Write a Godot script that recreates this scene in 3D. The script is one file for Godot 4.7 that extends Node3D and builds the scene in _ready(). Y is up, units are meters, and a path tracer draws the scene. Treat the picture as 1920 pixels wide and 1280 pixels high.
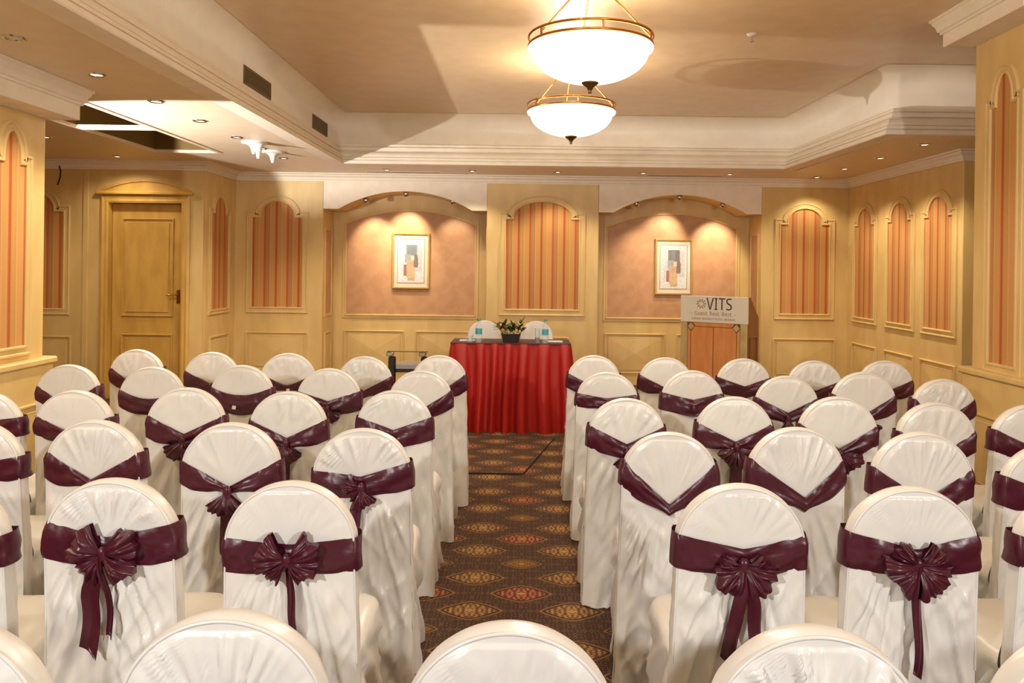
extends Node3D
# A hotel conference room: rows of satin-covered chairs facing a small head table.
# X right, Y up, depth runs along -Z. P(x, y, depth) makes a point.

const CEIL := 2.735      # lower ceiling
const TRAY := 3.32       # ceiling inside the tray
const BACK := 9.88       # depth of the back wall
var M := {}
var used := {}
var noise := FastNoiseLite.new()

# ------------------------------------------------------------------ helpers
func P(x: float, y: float, d: float) -> Vector3:
	return Vector3(x, y, -d)

func numbered(called: String) -> String:
	var n: int = used.get(called, -1) + 1
	used[called] = n
	return called if n == 0 else "%s_%03d" % [called, n]

func new_st() -> SurfaceTool:
	var st := SurfaceTool.new()
	st.begin(Mesh.PRIMITIVE_TRIANGLES)
	st.set_smooth_group(-1)
	st.set_uv(Vector2.ZERO)
	return st

func put(called: String, st: SurfaceTool, m: Material, parent: Node = null) -> MeshInstance3D:
	st.generate_normals()
	var o := MeshInstance3D.new()
	o.mesh = st.commit()
	o.mesh.surface_set_material(0, m)
	return put_mesh(called, o.mesh, m, parent, o)

func put_mesh(called: String, mesh: Mesh, m: Material, parent: Node = null, o: MeshInstance3D = null) -> MeshInstance3D:
	if o == null:
		o = MeshInstance3D.new()
		o.mesh = mesh
		o.material_override = m
	o.cast_shadow = GeometryInstance3D.SHADOW_CASTING_SETTING_ON
	if parent == null:
		o.name = numbered(called)
		add_child(o)
	else:
		o.name = called
		parent.add_child(o, true)
	return o

func thing(called: String, label: String, category: String, at := Vector3.ZERO, turn := 0.0, group := "") -> Node3D:
	var o := Node3D.new()
	o.name = numbered(called)
	add_child(o)
	o.position = at
	o.rotation.y = turn
	tag(o, label, category, group)
	return o

func tag(o: Node, label: String, category: String, group := "") -> void:
	o.set_meta("label", label)
	o.set_meta("category", category)
	if group != "":
		o.set_meta("group", group)

func structure(called: String) -> Node3D:
	var o := Node3D.new()
	o.name = numbered(called)
	add_child(o)
	o.set_meta("kind", "structure")
	return o

func struct_mesh(called: String, st: SurfaceTool, m: Material) -> MeshInstance3D:
	var o := put(called, st, m)
	o.set_meta("kind", "structure")
	return o

func tri(st: SurfaceTool, a: Vector3, b: Vector3, c: Vector3) -> void:
	st.add_vertex(a)
	st.add_vertex(b)
	st.add_vertex(c)

func quad(st: SurfaceTool, a: Vector3, b: Vector3, c: Vector3, d: Vector3) -> void:
	tri(st, a, b, c)
	tri(st, a, c, d)

func box(st: SurfaceTool, mn: Vector3, mx: Vector3, bev := 0.0, t := Transform3D.IDENTITY) -> void:
	# a box with chamfered edges; mn and mx may come in any order
	var lo := Vector3(minf(mn.x, mx.x), minf(mn.y, mx.y), minf(mn.z, mx.z))
	var hi := Vector3(maxf(mn.x, mx.x), maxf(mn.y, mx.y), maxf(mn.z, mx.z))
	var c := (lo + hi) / 2.0
	var h := (hi - lo) / 2.0
	var b := minf(bev, 0.45 * minf(h.x, minf(h.y, h.z)))
	var pt := func(ax: int, s: Vector3) -> Vector3:
		var v := h - Vector3(b, b, b)
		v[ax] = h[ax]
		return t * (c + v * s)
	for ax in 3:
		var u := (ax + 1) % 3
		var w := (ax + 2) % 3
		for sg in [-1.0, 1.0]:
			var q: Array[Vector3] = []
			for k in [[-1, -1], [1, -1], [1, 1], [-1, 1]]:
				var s := Vector3.ZERO
				s[ax] = sg
				s[u] = k[0]
				s[w] = k[1]
				q.append(pt.call(ax, s))
			if sg > 0:
				quad(st, q[3], q[2], q[1], q[0])
			else:
				quad(st, q[0], q[1], q[2], q[3])
	if b > 0.0:
		for ax in 3:
			var u := (ax + 1) % 3
			var w := (ax + 2) % 3
			for k in [[-1, -1], [1, -1], [1, 1], [-1, 1]]:
				var s := Vector3.ZERO
				s[u] = k[0]
				s[w] = k[1]
				var s1 := s
				var s2 := s
				s1[ax] = -1
				s2[ax] = 1
				var a0: Vector3 = pt.call(u, s1)
				var a1: Vector3 = pt.call(u, s2)
				var b0: Vector3 = pt.call(w, s1)
				var b1: Vector3 = pt.call(w, s2)
				if k[0] * k[1] > 0:
					quad(st, a0, a1, b1, b0)
				else:
					quad(st, b0, b1, a1, a0)
		for sx in [-1, 1]:
			for sy in [-1, 1]:
				for sz in [-1, 1]:
					var s := Vector3(sx, sy, sz)
					var x0: Vector3 = pt.call(0, s)
					var x1: Vector3 = pt.call(1, s)
					var x2: Vector3 = pt.call(2, s)
					if sx * sy * sz > 0:
						tri(st, x2, x1, x0)
					else:
						tri(st, x0, x1, x2)

func grid(st: SurfaceTool, rows: Array, close_u := false, flip := false) -> void:
	# rows of points joined into a sheet
	for i in rows.size() - 1:
		var a: PackedVector3Array = rows[i]
		var b: PackedVector3Array = rows[i + 1]
		var n := a.size()
		for j in (n if close_u else n - 1):
			var k := (j + 1) % n
			if flip:
				quad(st, a[j], b[j], b[k], a[k])
			else:
				quad(st, a[j], a[k], b[k], b[j])

func lathe(st: SurfaceTool, prof: PackedVector2Array, seg: int, t := Transform3D.IDENTITY, group := 1) -> void:
	st.set_smooth_group(group)
	var rows := []
	for p in prof:
		var r := PackedVector3Array()
		for i in seg:
			var a := TAU * i / seg
			r.append(t * Vector3(cos(a) * p.x, p.y, sin(a) * p.x))
		rows.append(r)
	grid(st, rows, true)
	st.set_smooth_group(-1)

func tube(st: SurfaceTool, pts: PackedVector3Array, r: float, seg := 8, closed := false, caps := true) -> void:
	st.set_smooth_group(2)
	var rows := []
	var n := pts.size()
	var x := Vector3.ZERO
	for i in n:
		var a := pts[(i - 1 + n) % n] if closed or i > 0 else pts[i]
		var b := pts[(i + 1) % n] if closed or i < n - 1 else pts[i]
		var d := (b - a).normalized()
		if x == Vector3.ZERO:
			x = d.cross(Vector3.UP if absf(d.y) < 0.9 else Vector3.RIGHT).normalized()
		x = (x - d * d.dot(x)).normalized()
		var y := x.cross(d)
		var row := PackedVector3Array()
		for j in seg:
			var an := TAU * j / seg
			row.append(pts[i] + (x * cos(an) + y * sin(an)) * r)
		rows.append(row)
	if closed:
		rows.append(rows[0])
	grid(st, rows, true, true)
	if caps and not closed:
		st.set_smooth_group(-1)
		for e in [0, n - 1]:
			for j in seg:
				tri(st, pts[e], rows[e][j], rows[e][(j + 1) % seg])
	st.set_smooth_group(-1)

func ring_pts(c: Vector3, r: float, seg: int) -> PackedVector3Array:
	var out := PackedVector3Array()
	for i in seg:
		var a := TAU * i / seg
		out.append(c + Vector3(cos(a) * r, 0, sin(a) * r))
	return out

func sweep(st: SurfaceTool, path: PackedVector2Array, closed: bool, prof: PackedVector2Array, t: Transform3D) -> void:
	# a moulding: profile (offset to the right of the path, height along t's z) carried along a flat path with mitred corners
	var n := path.size()
	var rows := []
	for i in n:
		var d1 := Vector2.ZERO
		var d2 := Vector2.ZERO
		if closed or i > 0:
			d1 = (path[i] - path[(i - 1 + n) % n]).normalized()
		if closed or i < n - 1:
			d2 = (path[(i + 1) % n] - path[i]).normalized()
		if d1 == Vector2.ZERO:
			d1 = d2
		if d2 == Vector2.ZERO:
			d2 = d1
		var n1 := Vector2(d1.y, -d1.x)
		var n2 := Vector2(d2.y, -d2.x)
		var m := (n1 + n2) / maxf(0.25, 1.0 + n1.dot(n2))
		var row := PackedVector3Array()
		for q in prof:
			var uv := path[i] + m * q.x
			row.append(t * Vector3(uv.x, uv.y, q.y))
		rows.append(row)
	if closed:
		rows.append(rows[0])
	grid(st, rows)

func flat_poly(st: SurfaceTool, poly: PackedVector2Array, t: Transform3D, h: float, uv_scale := 1.0, rev := false) -> void:
	var idx := Geometry2D.triangulate_polygon(poly)
	for k in idx.size() / 3:
		for e in 3:
			var p := poly[idx[3 * k + (2 - e if rev else e)]]
			st.set_uv(p * uv_scale)
			st.add_vertex(t * Vector3(p.x, p.y, h))

func offset_path(path: PackedVector2Array, by: float) -> PackedVector2Array:
	var n := path.size()
	var out := PackedVector2Array()
	for i in n:
		var d1 := (path[i] - path[(i - 1 + n) % n]).normalized()
		var d2 := (path[(i + 1) % n] - path[i]).normalized()
		var n1 := Vector2(d1.y, -d1.x)
		var n2 := Vector2(d2.y, -d2.x)
		out.append(path[i] + (n1 + n2) / maxf(0.25, 1.0 + n1.dot(n2)) * by)
	return out

func arch_outline(hw: float, yb: float, ysh: float, ar: float, rise: float, seg := 22) -> PackedVector2Array:
	# shouldered arch, anticlockwise
	var o := PackedVector2Array([Vector2(-hw, yb), Vector2(hw, yb), Vector2(hw, ysh)])
	if ar < hw - 0.005:
		o.append(Vector2(ar, ysh))
	for i in range(0, seg + 1):
		var a := PI * i / seg
		o.append(Vector2(ar * cos(a), ysh + 0.03 + (rise - 0.03) * sin(a)))
	if ar < hw - 0.005:
		o.append(Vector2(-ar, ysh))
	o.append(Vector2(-hw, ysh))
	return o

func rect_outline(x0: float, y0: float, x1: float, y1: float) -> PackedVector2Array:
	return PackedVector2Array([Vector2(x0, y0), Vector2(x1, y0), Vector2(x1, y1), Vector2(x0, y1)])

func wall_t(kind: String, at: float) -> Transform3D:
	# local u, v, out-of-wall for a wall face: "back" faces the camera, "right" faces -X, "left" faces +X
	if kind == "back":
		return Transform3D(Basis(Vector3.RIGHT, Vector3.UP, Vector3.BACK), Vector3(0, 0, -at))
	if kind == "right":
		return Transform3D(Basis(Vector3.BACK, Vector3.UP, Vector3.LEFT), Vector3(at, 0, 0))
	return Transform3D(Basis(Vector3.FORWARD, Vector3.UP, Vector3.RIGHT), Vector3(at, 0, 0))

func shifted(t: Transform3D, u: float, v := 0.0, n := 0.0) -> Transform3D:
	return t * Transform3D(Basis.IDENTITY, Vector3(u, v, n))

func arched_panel(parent: Node, t: Transform3D, hw: float, yb: float, ysh: float, ar: float, rise: float, band := 0.075) -> void:
	var o := arch_outline(hw, yb, ysh, ar, rise)
	var st := new_st()
	flat_poly(st, o, t, 0.006)
	var f := put("fabric_panel", st, M.stripe, parent)
	st = new_st()
	var b := band
	sweep(st, o, true, PackedVector2Array([Vector2(b, 0), Vector2(b, 0.012), Vector2(b - 0.006, 0.018), Vector2(b - 0.016, 0.018), Vector2(b - 0.022, 0.011), Vector2(0.020, 0.011), Vector2(0.014, 0.020), Vector2(0.004, 0.020), Vector2(-0.002, 0.014), Vector2(-0.002, 0.004)]), t)
	put("panel_moulding", st, M.wall, f)

func raised_panel(parent: Node, t: Transform3D, x0: float, y0: float, x1: float, y1: float, pyramid := 0.012, m: Material = null) -> void:
	# a sunk field with a bead around it and a raised centre
	var o := rect_outline(x0, y0, x1, y1)
	var st := new_st()
	var cx := (x0 + x1) / 2.0
	var cy := (y0 + y1) / 2.0
	var i0 := 0.055
	var q := [Vector2(x0 + i0, y0 + i0), Vector2(x1 - i0, y0 + i0), Vector2(x1 - i0, y1 - i0), Vector2(x0 + i0, y1 - i0)]
	var top := t * Vector3(cx, cy, 0.012 + pyramid)
	sweep(st, PackedVector2Array(q), true, PackedVector2Array([Vector2(0.012, 0.001), Vector2(0.004, 0.014), Vector2(0, 0.012)]), t)
	for k in 4:
		var a: Vector2 = q[k]
		var b: Vector2 = q[(k + 1) % 4]
		tri(st, t * Vector3(a.x, a.y, 0.012), top, t * Vector3(b.x, b.y, 0.012))
	var p := put("raised_panel", st, m if m else M.wall, parent)
	st = new_st()
	sweep(st, o, true, PackedVector2Array([Vector2(0.004, 0), Vector2(0.004, 0.012), Vector2(0, 0.018), Vector2(-0.010, 0.018), Vector2(-0.014, 0.012), Vector2(-0.014, 0.0)]), t)
	put("panel_moulding", st, m if m else M.wall, p)

# ------------------------------------------------------------------ materials
func noise_tex(freq: float, ramp: Array, seed_: int, size := 512, oct := 4) -> NoiseTexture2D:
	var n := FastNoiseLite.new()
	n.seed = seed_
	n.frequency = freq
	n.fractal_octaves = oct
	var t := NoiseTexture2D.new()
	t.width = size
	t.height = size
	t.seamless = true
	t.noise = n
	var g := Gradient.new()
	g.offsets = PackedFloat32Array([0.25, 0.75])
	g.colors = PackedColorArray([ramp[0], ramp[1]])
	t.color_ramp = g
	return t

func normal_tex(freq: float, strength: float, seed_: int, size := 512, oct := 4, ridged := false) -> NoiseTexture2D:
	var n := FastNoiseLite.new()
	if ridged:
		n.fractal_type = FastNoiseLite.FRACTAL_RIDGED
	n.seed = seed_
	n.frequency = freq
	n.fractal_octaves = oct
	var t := NoiseTexture2D.new()
	t.width = size
	t.height = size
	t.seamless = true
	t.as_normal_map = true
	t.bump_strength = strength
	t.noise = n
	return t

func mat(c: Color, rough := 0.6, metal := 0.0) -> StandardMaterial3D:
	var m := StandardMaterial3D.new()
	m.albedo_color = c
	m.roughness = rough
	m.metallic = metal
	return m

func tri_mat(ramp: Array, freq: float, scale: Vector3, rough: float, seed_: int) -> StandardMaterial3D:
	var m := StandardMaterial3D.new()
	m.albedo_texture = noise_tex(freq, ramp, seed_)
	m.uv1_triplanar = true
	m.uv1_world_triplanar = true
	m.uv1_scale = scale
	m.roughness = rough
	return m

func glow(c: Color, e: float) -> StandardMaterial3D:
	var m := mat(Color(0.9, 0.9, 0.88), 0.4)
	m.emission_enabled = true
	m.emission = c
	m.emission_energy_multiplier = e
	return m

func carpet_tex() -> ImageTexture:
	# one repeat: 0.47 m across, 0.75 m deep; staggered pointed medallions on a scrolling dark ground
	var w := 376
	var h := 600
	var im := Image.create(w, h, false, Image.FORMAT_RGB8)
	var meds := [[0.0, 0.0, 0], [0.235, 0.1875, 1], [0.0, 0.375, 2], [0.235, 0.5625, 1]]
	var nz := FastNoiseLite.new()
	nz.seed = 5
	nz.frequency = 0.35
	for j in h:
		for i in w:
			var x := 0.47 * i / w
			var z := 0.75 * j / h
			# mirrored scrolls of the ground
			var fx := absf(fposmod(x + 0.0588, 0.1175) - 0.0588)
			var fz := absf(fposmod(z + 0.0469, 0.0938) - 0.0469)
			var g := sin(fx * 190.0 + 3.0 * sin(fz * 120.0)) * cos(fz * 210.0 + 2.0 * sin(fx * 150.0))
			var grain := nz.get_noise_2d(i, j)
			var c := Color(0.215, 0.135, 0.095)
			if g > 0.45:
				c = Color(0.42, 0.31, 0.19)
			elif g < -0.62:
				c = Color(0.36, 0.17, 0.10)
			elif g > 0.22:
				c = Color(0.25, 0.16, 0.10)
			for md in meds:
				var dx: float = absf(fposmod(x - md[0] + 0.235, 0.47) - 0.235)
				var dz: float = absf(fposmod(z - md[1] + 0.375, 0.75) - 0.375)
				var big: float = 1.0 if md[2] != 2 else 0.72
				var m := pow(dx / (0.152 * big), 1.25) + pow(dz / (0.098 * big), 1.25)
				if m < 1.0:
					var fl := sin(dx * 210.0 + 2.0 * cos(dz * 160.0)) * cos(dz * 230.0 + dx * 60.0)
					var body := Color(0.50, 0.20, 0.13)
					var ink := Color(0.66, 0.47, 0.27)
					if md[2] == 1:
						body = Color(0.47, 0.31, 0.17)
						ink = Color(0.66, 0.53, 0.31)
					elif md[2] == 2:
						body = Color(0.56, 0.42, 0.16)
						ink = Color(0.36, 0.20, 0.10)
					c = body
					if m > 0.88:
						c = Color(0.52, 0.38, 0.22)
					elif m > 0.76:
						c = Color(0.22, 0.12, 0.08)
					elif fl > 0.28:
						c = ink
					elif fl < -0.55:
						c = Color(0.25, 0.13, 0.08)
					if m < 0.10:
						c = Color(0.68, 0.50, 0.27)
			var k := 1.0 + grain * 0.45
			im.set_pixel(i, j, Color(clampf(c.r * k, 0, 1), clampf(c.g * k, 0, 1), clampf(c.b * k, 0, 1)))
	im.generate_mipmaps()
	return ImageTexture.create_from_image(im)

func stripe_tex() -> ImageTexture:
	# upholstery: one repeat 0.29 m across
	var w := 290
	var im := Image.create(w, 256, false, Image.FORMAT_RGB8)
	var bands := [[0, 52, Color(0.76, 0.56, 0.31)], [52, 60, Color(0.84, 0.65, 0.42)], [60, 118, Color(0.80, 0.585, 0.335)], [118, 125, Color(0.72, 0.47, 0.25)], [125, 143, Color(0.74, 0.37, 0.12)], [143, 196, Color(0.71, 0.50, 0.29)], [196, 204, Color(0.84, 0.64, 0.42)], [204, 262, Color(0.79, 0.575, 0.325)], [262, 270, Color(0.68, 0.43, 0.22)], [270, 290, Color(0.72, 0.34, 0.11)]]
	var rng := RandomNumberGenerator.new()
	rng.seed = 3
	for j in 256:
		for i in w:
			var c := Color.BLACK
			for b in bands:
				if i >= b[0] and i < b[1]:
					c = b[2]
			var k := 0.95 + 0.1 * rng.randf()
			im.set_pixel(i, j, Color(minf(1, c.r * k), minf(1, c.g * k), minf(1, c.b * k)))
	for j in range(0, 256, 14):
		for sx in [26, 168]:
			im.fill_rect(Rect2i(sx, j, 3, 4), Color(0.88, 0.72, 0.52))
	im.generate_mipmaps()
	return ImageTexture.create_from_image(im)

func art_tex(variant: int) -> ImageTexture:
	# a small abstract collage of soft blocks on pale paper
	var im := Image.create(96, 144, false, Image.FORMAT_RGB8)
	im.fill(Color(0.90, 0.90, 0.90))
	var rects := [[10, 8, 30, 110, Color(0.82, 0.85, 0.86)], [62, 20, 26, 86, Color(0.84, 0.81, 0.80)], [30, 18, 40, 44, Color(0.50, 0.54, 0.57)], [36, 24, 30, 30, Color(0.45, 0.50, 0.54)], [26, 50, 22, 28, Color(0.60, 0.63, 0.66)],
		[58, 52, 14, 42, Color(0.48, 0.35, 0.33)], [64, 60, 10, 30, Color(0.40, 0.36, 0.36)], [22, 84, 12, 38, Color(0.62, 0.30, 0.25)], [32, 68, 26, 60, Color(0.82, 0.66, 0.50)], [38, 92, 24, 44, Color(0.84, 0.70, 0.48)],
		[48, 54, 12, 16, Color(0.90, 0.85, 0.70)], [44, 78, 8, 6, Color(0.72, 0.62, 0.30)], [36, 130, 26, 8, Color(0.76, 0.66, 0.40)]]
	if variant == 1:
		rects[2] = [28, 16, 42, 48, Color(0.36, 0.37, 0.39)]
		rects[3] = [40, 20, 14, 36, Color(0.46, 0.48, 0.50)]
	for r in rects:
		im.fill_rect(Rect2i(r[0], r[1], r[2], r[3]), r[4])
	var n := FastNoiseLite.new()
	n.seed = 9 + variant
	n.frequency = 0.12
	for j in 144:
		for i in 96:
			var c := im.get_pixel(i, j)
			var k := 1.0 + 0.14 * n.get_noise_2d(i, j)
			im.set_pixel(i, j, Color(minf(1, c.r * k), minf(1, c.g * k), minf(1, c.b * k)))
	return ImageTexture.create_from_image(im)

func build_materials() -> void:
	M.wall = tri_mat([Color(0.832, 0.705, 0.455), Color(0.868, 0.746, 0.495)], 0.010, Vector3(0.7, 0.25, 0.7), 0.42, 11)
	M.door = tri_mat([Color(0.780, 0.610, 0.300), Color(0.835, 0.665, 0.345)], 0.010, Vector3(1.0, 0.30, 1.0), 0.38, 12)
	M.plaster = tri_mat([Color(0.925, 0.870, 0.780), Color(0.945, 0.895, 0.810)], 0.02, Vector3(0.5, 0.5, 0.5), 0.6, 13)
	M.ceiling = tri_mat([Color(0.870, 0.760, 0.610), Color(0.890, 0.785, 0.640)], 0.02, Vector3(0.4, 0.4, 0.4), 0.32, 14)
	M.soffit = tri_mat([Color(0.880, 0.800, 0.690), Color(0.895, 0.820, 0.710)], 0.02, Vector3(0.4, 0.4, 0.4), 0.40, 16)
	M.pink = tri_mat([Color(0.735, 0.550, 0.390), Color(0.775, 0.592, 0.430)], 0.012, Vector3(0.8, 0.8, 0.8), 0.50, 15)
	M.stripe = mat(Color.WHITE, 0.75)
	M.stripe.albedo_texture = stripe_tex()
	M.stripe.uv1_scale = Vector3(1.0 / 0.29, 1.0 / 0.256, 1)
	M.carpet = mat(Color.WHITE, 0.95)
	M.carpet.albedo_texture = carpet_tex()
	M.carpet.uv1_scale = Vector3(1.0 / 0.47, 1.0 / 0.75, 1)
	M.satin = mat(Color(0.895, 0.882, 0.855), 0.30)
	M.satin.normal_enabled = true
	M.satin.normal_texture = normal_tex(0.005, 6.0, 21, 512, 2, true)
	M.satin.normal_scale = 0.12
	M.satin.uv1_triplanar = true
	M.satin.uv1_scale = Vector3(1.6, 0.9, 1.6)
	M.sash = mat(Color(0.290, 0.075, 0.140), 0.33)
	M.sash.normal_enabled = true
	M.sash.normal_texture = normal_tex(0.008, 5.0, 22)
	M.sash.normal_scale = 0.5
	M.sash.uv1_triplanar = true
	M.sash.uv1_scale = Vector3(1.5, 4.0, 1.5)
	M.label = mat(Color(0.9, 0.85, 0.85), 0.5)
	M.red = mat(Color(0.680, 0.115, 0.080), 0.5)
	M.maroon = mat(Color(0.270, 0.075, 0.080), 0.6)
	M.brass = mat(Color(0.72, 0.50, 0.24), 0.25, 1.0)
	M.old_brass = mat(Color(0.46, 0.37, 0.20), 0.4, 1.0)
	M.chrome = mat(Color(0.80, 0.79, 0.76), 0.2, 1.0)
	M.bowl = glow(Color(1.0, 0.95, 0.86), 5.0)
	M.lens = glow(Color(1.0, 0.95, 0.86), 8.0)
	M.black = mat(Color(0.035, 0.033, 0.032), 0.35)
	M.dark = mat(Color(0.24, 0.19, 0.10), 0.9)
	M.slat = mat(Color(0.45, 0.37, 0.24), 0.6)
	M.cavity = mat(Color(0.46, 0.37, 0.19), 0.9)
	M.rail = mat(Color(0.34, 0.32, 0.20), 0.5)
	M.grey = mat(Color(0.55, 0.54, 0.52), 0.5)
	M.white = mat(Color(0.90, 0.88, 0.85), 0.5)
	M.gold_frame = mat(Color(0.78, 0.62, 0.30), 0.35, 0.35)
	M.mount = mat(Color(0.90, 0.88, 0.82), 0.6)
	M.wood = tri_mat([Color(0.800, 0.510, 0.270), Color(0.860, 0.585, 0.335)], 0.010, Vector3(3.0, 0.4, 3.0), 0.40, 17)
	M.wood_dark = tri_mat([Color(0.420, 0.240, 0.110), Color(0.500, 0.300, 0.150)], 0.010, Vector3(3.0, 0.4, 3.0), 0.40, 18)
	M.birch = tri_mat([Color(0.700, 0.600, 0.380), Color(0.780, 0.680, 0.460)], 0.012, Vector3(2.0, 0.6, 2.0), 0.40, 19)
	M.sign = mat(Color(0.87, 0.84, 0.77), 0.4)
	M.ink = mat(Color(0.26, 0.07, 0.07), 0.5)
	M.gold_ink = mat(Color(0.56, 0.43, 0.10), 0.5)
	M.pot = mat(Color(0.12, 0.09, 0.07), 0.45)
	M.leaf = mat(Color(0.36, 0.43, 0.13), 0.45)
	M.leaf_dark = mat(Color(0.17, 0.25, 0.10), 0.45)
	M.leaf_red = mat(Color(0.36, 0.14, 0.08), 0.45)
	M.leaf_pale = mat(Color(0.62, 0.62, 0.26), 0.45)
	M.glass = mat(Color(0.86, 0.92, 0.92, 0.22), 0.05)
	M.glass.transparency = BaseMaterial3D.TRANSPARENCY_ALPHA
	M.water = mat(Color(0.85, 0.92, 0.94, 0.25), 0.05)
	M.water.transparency = BaseMaterial3D.TRANSPARENCY_ALPHA
	M.bottle_label = mat(Color(0.30, 0.66, 0.72), 0.4)
	M.cap = mat(Color(0.35, 0.55, 0.45), 0.4)

# ------------------------------------------------------------------ lamps
func spot_light(parent: Node, at: Vector3, towards: Vector3, energy: float, angle: float, soft: float, c := Color(1.0, 0.94, 0.83), blend := 0.6) -> void:
	var l := SpotLight3D.new()
	l.name = "light"
	parent.add_child(l, true)
	l.position = at
	var up := Vector3.UP if absf((towards - at).normalized().y) < 0.98 else Vector3.RIGHT
	l.basis = Basis.looking_at(towards - at, up)
	l.light_color = c
	l.light_energy = energy
	l.spot_angle = angle
	l.spot_angle_attenuation = blend
	l.spot_range = 30.0
	l.spot_attenuation = 2.0
	l.light_size = soft
	l.shadow_enabled = true

func downlight(x: float, d: float, label: String, group: String, energy: float, y := CEIL, angle := 58.0) -> void:
	var t := thing("recessed_downlight", label, "downlight", P(x, y, d), 0.0, group)
	var st := new_st()
	lathe(st, PackedVector2Array([Vector2(0.036, 0.004), Vector2(0.036, -0.004), Vector2(0.046, -0.010), Vector2(0.056, -0.006), Vector2(0.058, 0.002)]), 20)
	put("trim_ring", st, M.chrome, t)
	st = new_st()
	lathe(st, PackedVector2Array([Vector2(0.0, -0.006), Vector2(0.024, -0.005), Vector2(0.036, -0.002)]), 20)
	put("lens", st, M.lens if energy > 0.0 else M.white, t)
	if energy > 0.0:
		spot_light(t, Vector3(0, -0.02, 0), Vector3(0, -1, 0), energy, angle, 0.05)

func pendant(x: float, d: float, label: String) -> void:
	var t := thing("pendant_lamp", label, "lamp", P(x, 0, d), 0.0, "brass pendant bowl lamps")
	var rim := 2.865
	var r := 0.365
	# bowl
	var st := new_st()
	var prof := PackedVector2Array()
	for i in range(0, 19):
		var a := PI / 2 * i / 18.0
		prof.append(Vector2(0.345 * sin(a), rim - 0.185 * cos(a)))
	prof.append(Vector2(0.368, rim + 0.004))
	prof.append(Vector2(0.372, rim + 0.016))
	prof.append(Vector2(0.355, rim + 0.018))
	for i in range(18, 2, -1):
		var a := PI / 2 * i / 18.0
		prof.append(Vector2(0.330 * sin(a), rim + 0.010 - 0.172 * cos(a)))
	lathe(st, prof, 48)
	put("glass_bowl", st, M.bowl, t)
	for y in [rim + 0.028, rim + 0.080]:
		st = new_st()
		tube(st, ring_pts(Vector3(0, y, 0), r, 48), 0.009, 8, true)
		put("rim_ring", st, M.brass, t)
	for k in 6:
		var a := TAU * k / 6.0 + 0.42
		st = new_st()
		box(st, Vector3(-0.007, rim + 0.02, -0.005), Vector3(0.007, rim + 0.085, 0.005), 0.002, Transform3D(Basis(Vector3.UP, PI / 2 - a), Vector3(cos(a) * r, 0, sin(a) * r)))
		put("post", st, M.brass, t)
	for k in 3:
		var a := TAU * k / 3.0 + 0.42
		st = new_st()
		tube(st, PackedVector3Array([Vector3(cos(a) * r, rim + 0.05, sin(a) * r), Vector3(cos(a) * 0.035, TRAY - 0.035, sin(a) * 0.035)]), 0.006, 8)
		put("rod", st, M.brass, t)
	st = new_st()
	lathe(st, PackedVector2Array([Vector2(0, TRAY - 0.075), Vector2(0.02, TRAY - 0.07), Vector2(0.03, TRAY - 0.045), Vector2(0.07, TRAY - 0.02), Vector2(0.085, TRAY - 0.001)]), 24)
	put("ceiling_canopy", st, M.white, t)
	st = new_st()
	lathe(st, PackedVector2Array([Vector2(0.0, rim - 0.250), Vector2(0.010, rim - 0.247), Vector2(0.012, rim - 0.240), Vector2(0.008, rim - 0.235), Vector2(0.014, rim - 0.227), Vector2(0.020, rim - 0.214), Vector2(0.040, rim - 0.199), Vector2(0.050, rim - 0.191), Vector2(0.052, rim - 0.186), Vector2(0.046, rim - 0.179), Vector2(0.0, rim - 0.176)]), 24)
	put("finial", st, M.old_brass, t)
	var o := OmniLight3D.new()
	o.name = "bulb_light"
	t.add_child(o, true)
	o.position = Vector3(0, rim + 0.10, 0)
	o.light_color = Color(1.0, 0.94, 0.84)
	o.light_energy = LAMP_UP
	o.light_size = 0.10
	o.omni_range = 30.0
	o.omni_attenuation = 2.0
	o.shadow_enabled = true
	spot_light(t, Vector3(0, rim - 0.27, 0), Vector3(0, rim - 1.0, 0), LAMP_DOWN, 86.0, 0.12, Color(1.0, 0.95, 0.86), 0.25)

const LAMP_UP := 0.8
const LAMP_DOWN := 2.2
const DOWN := 3.0
const STROBE := 15.0

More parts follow.
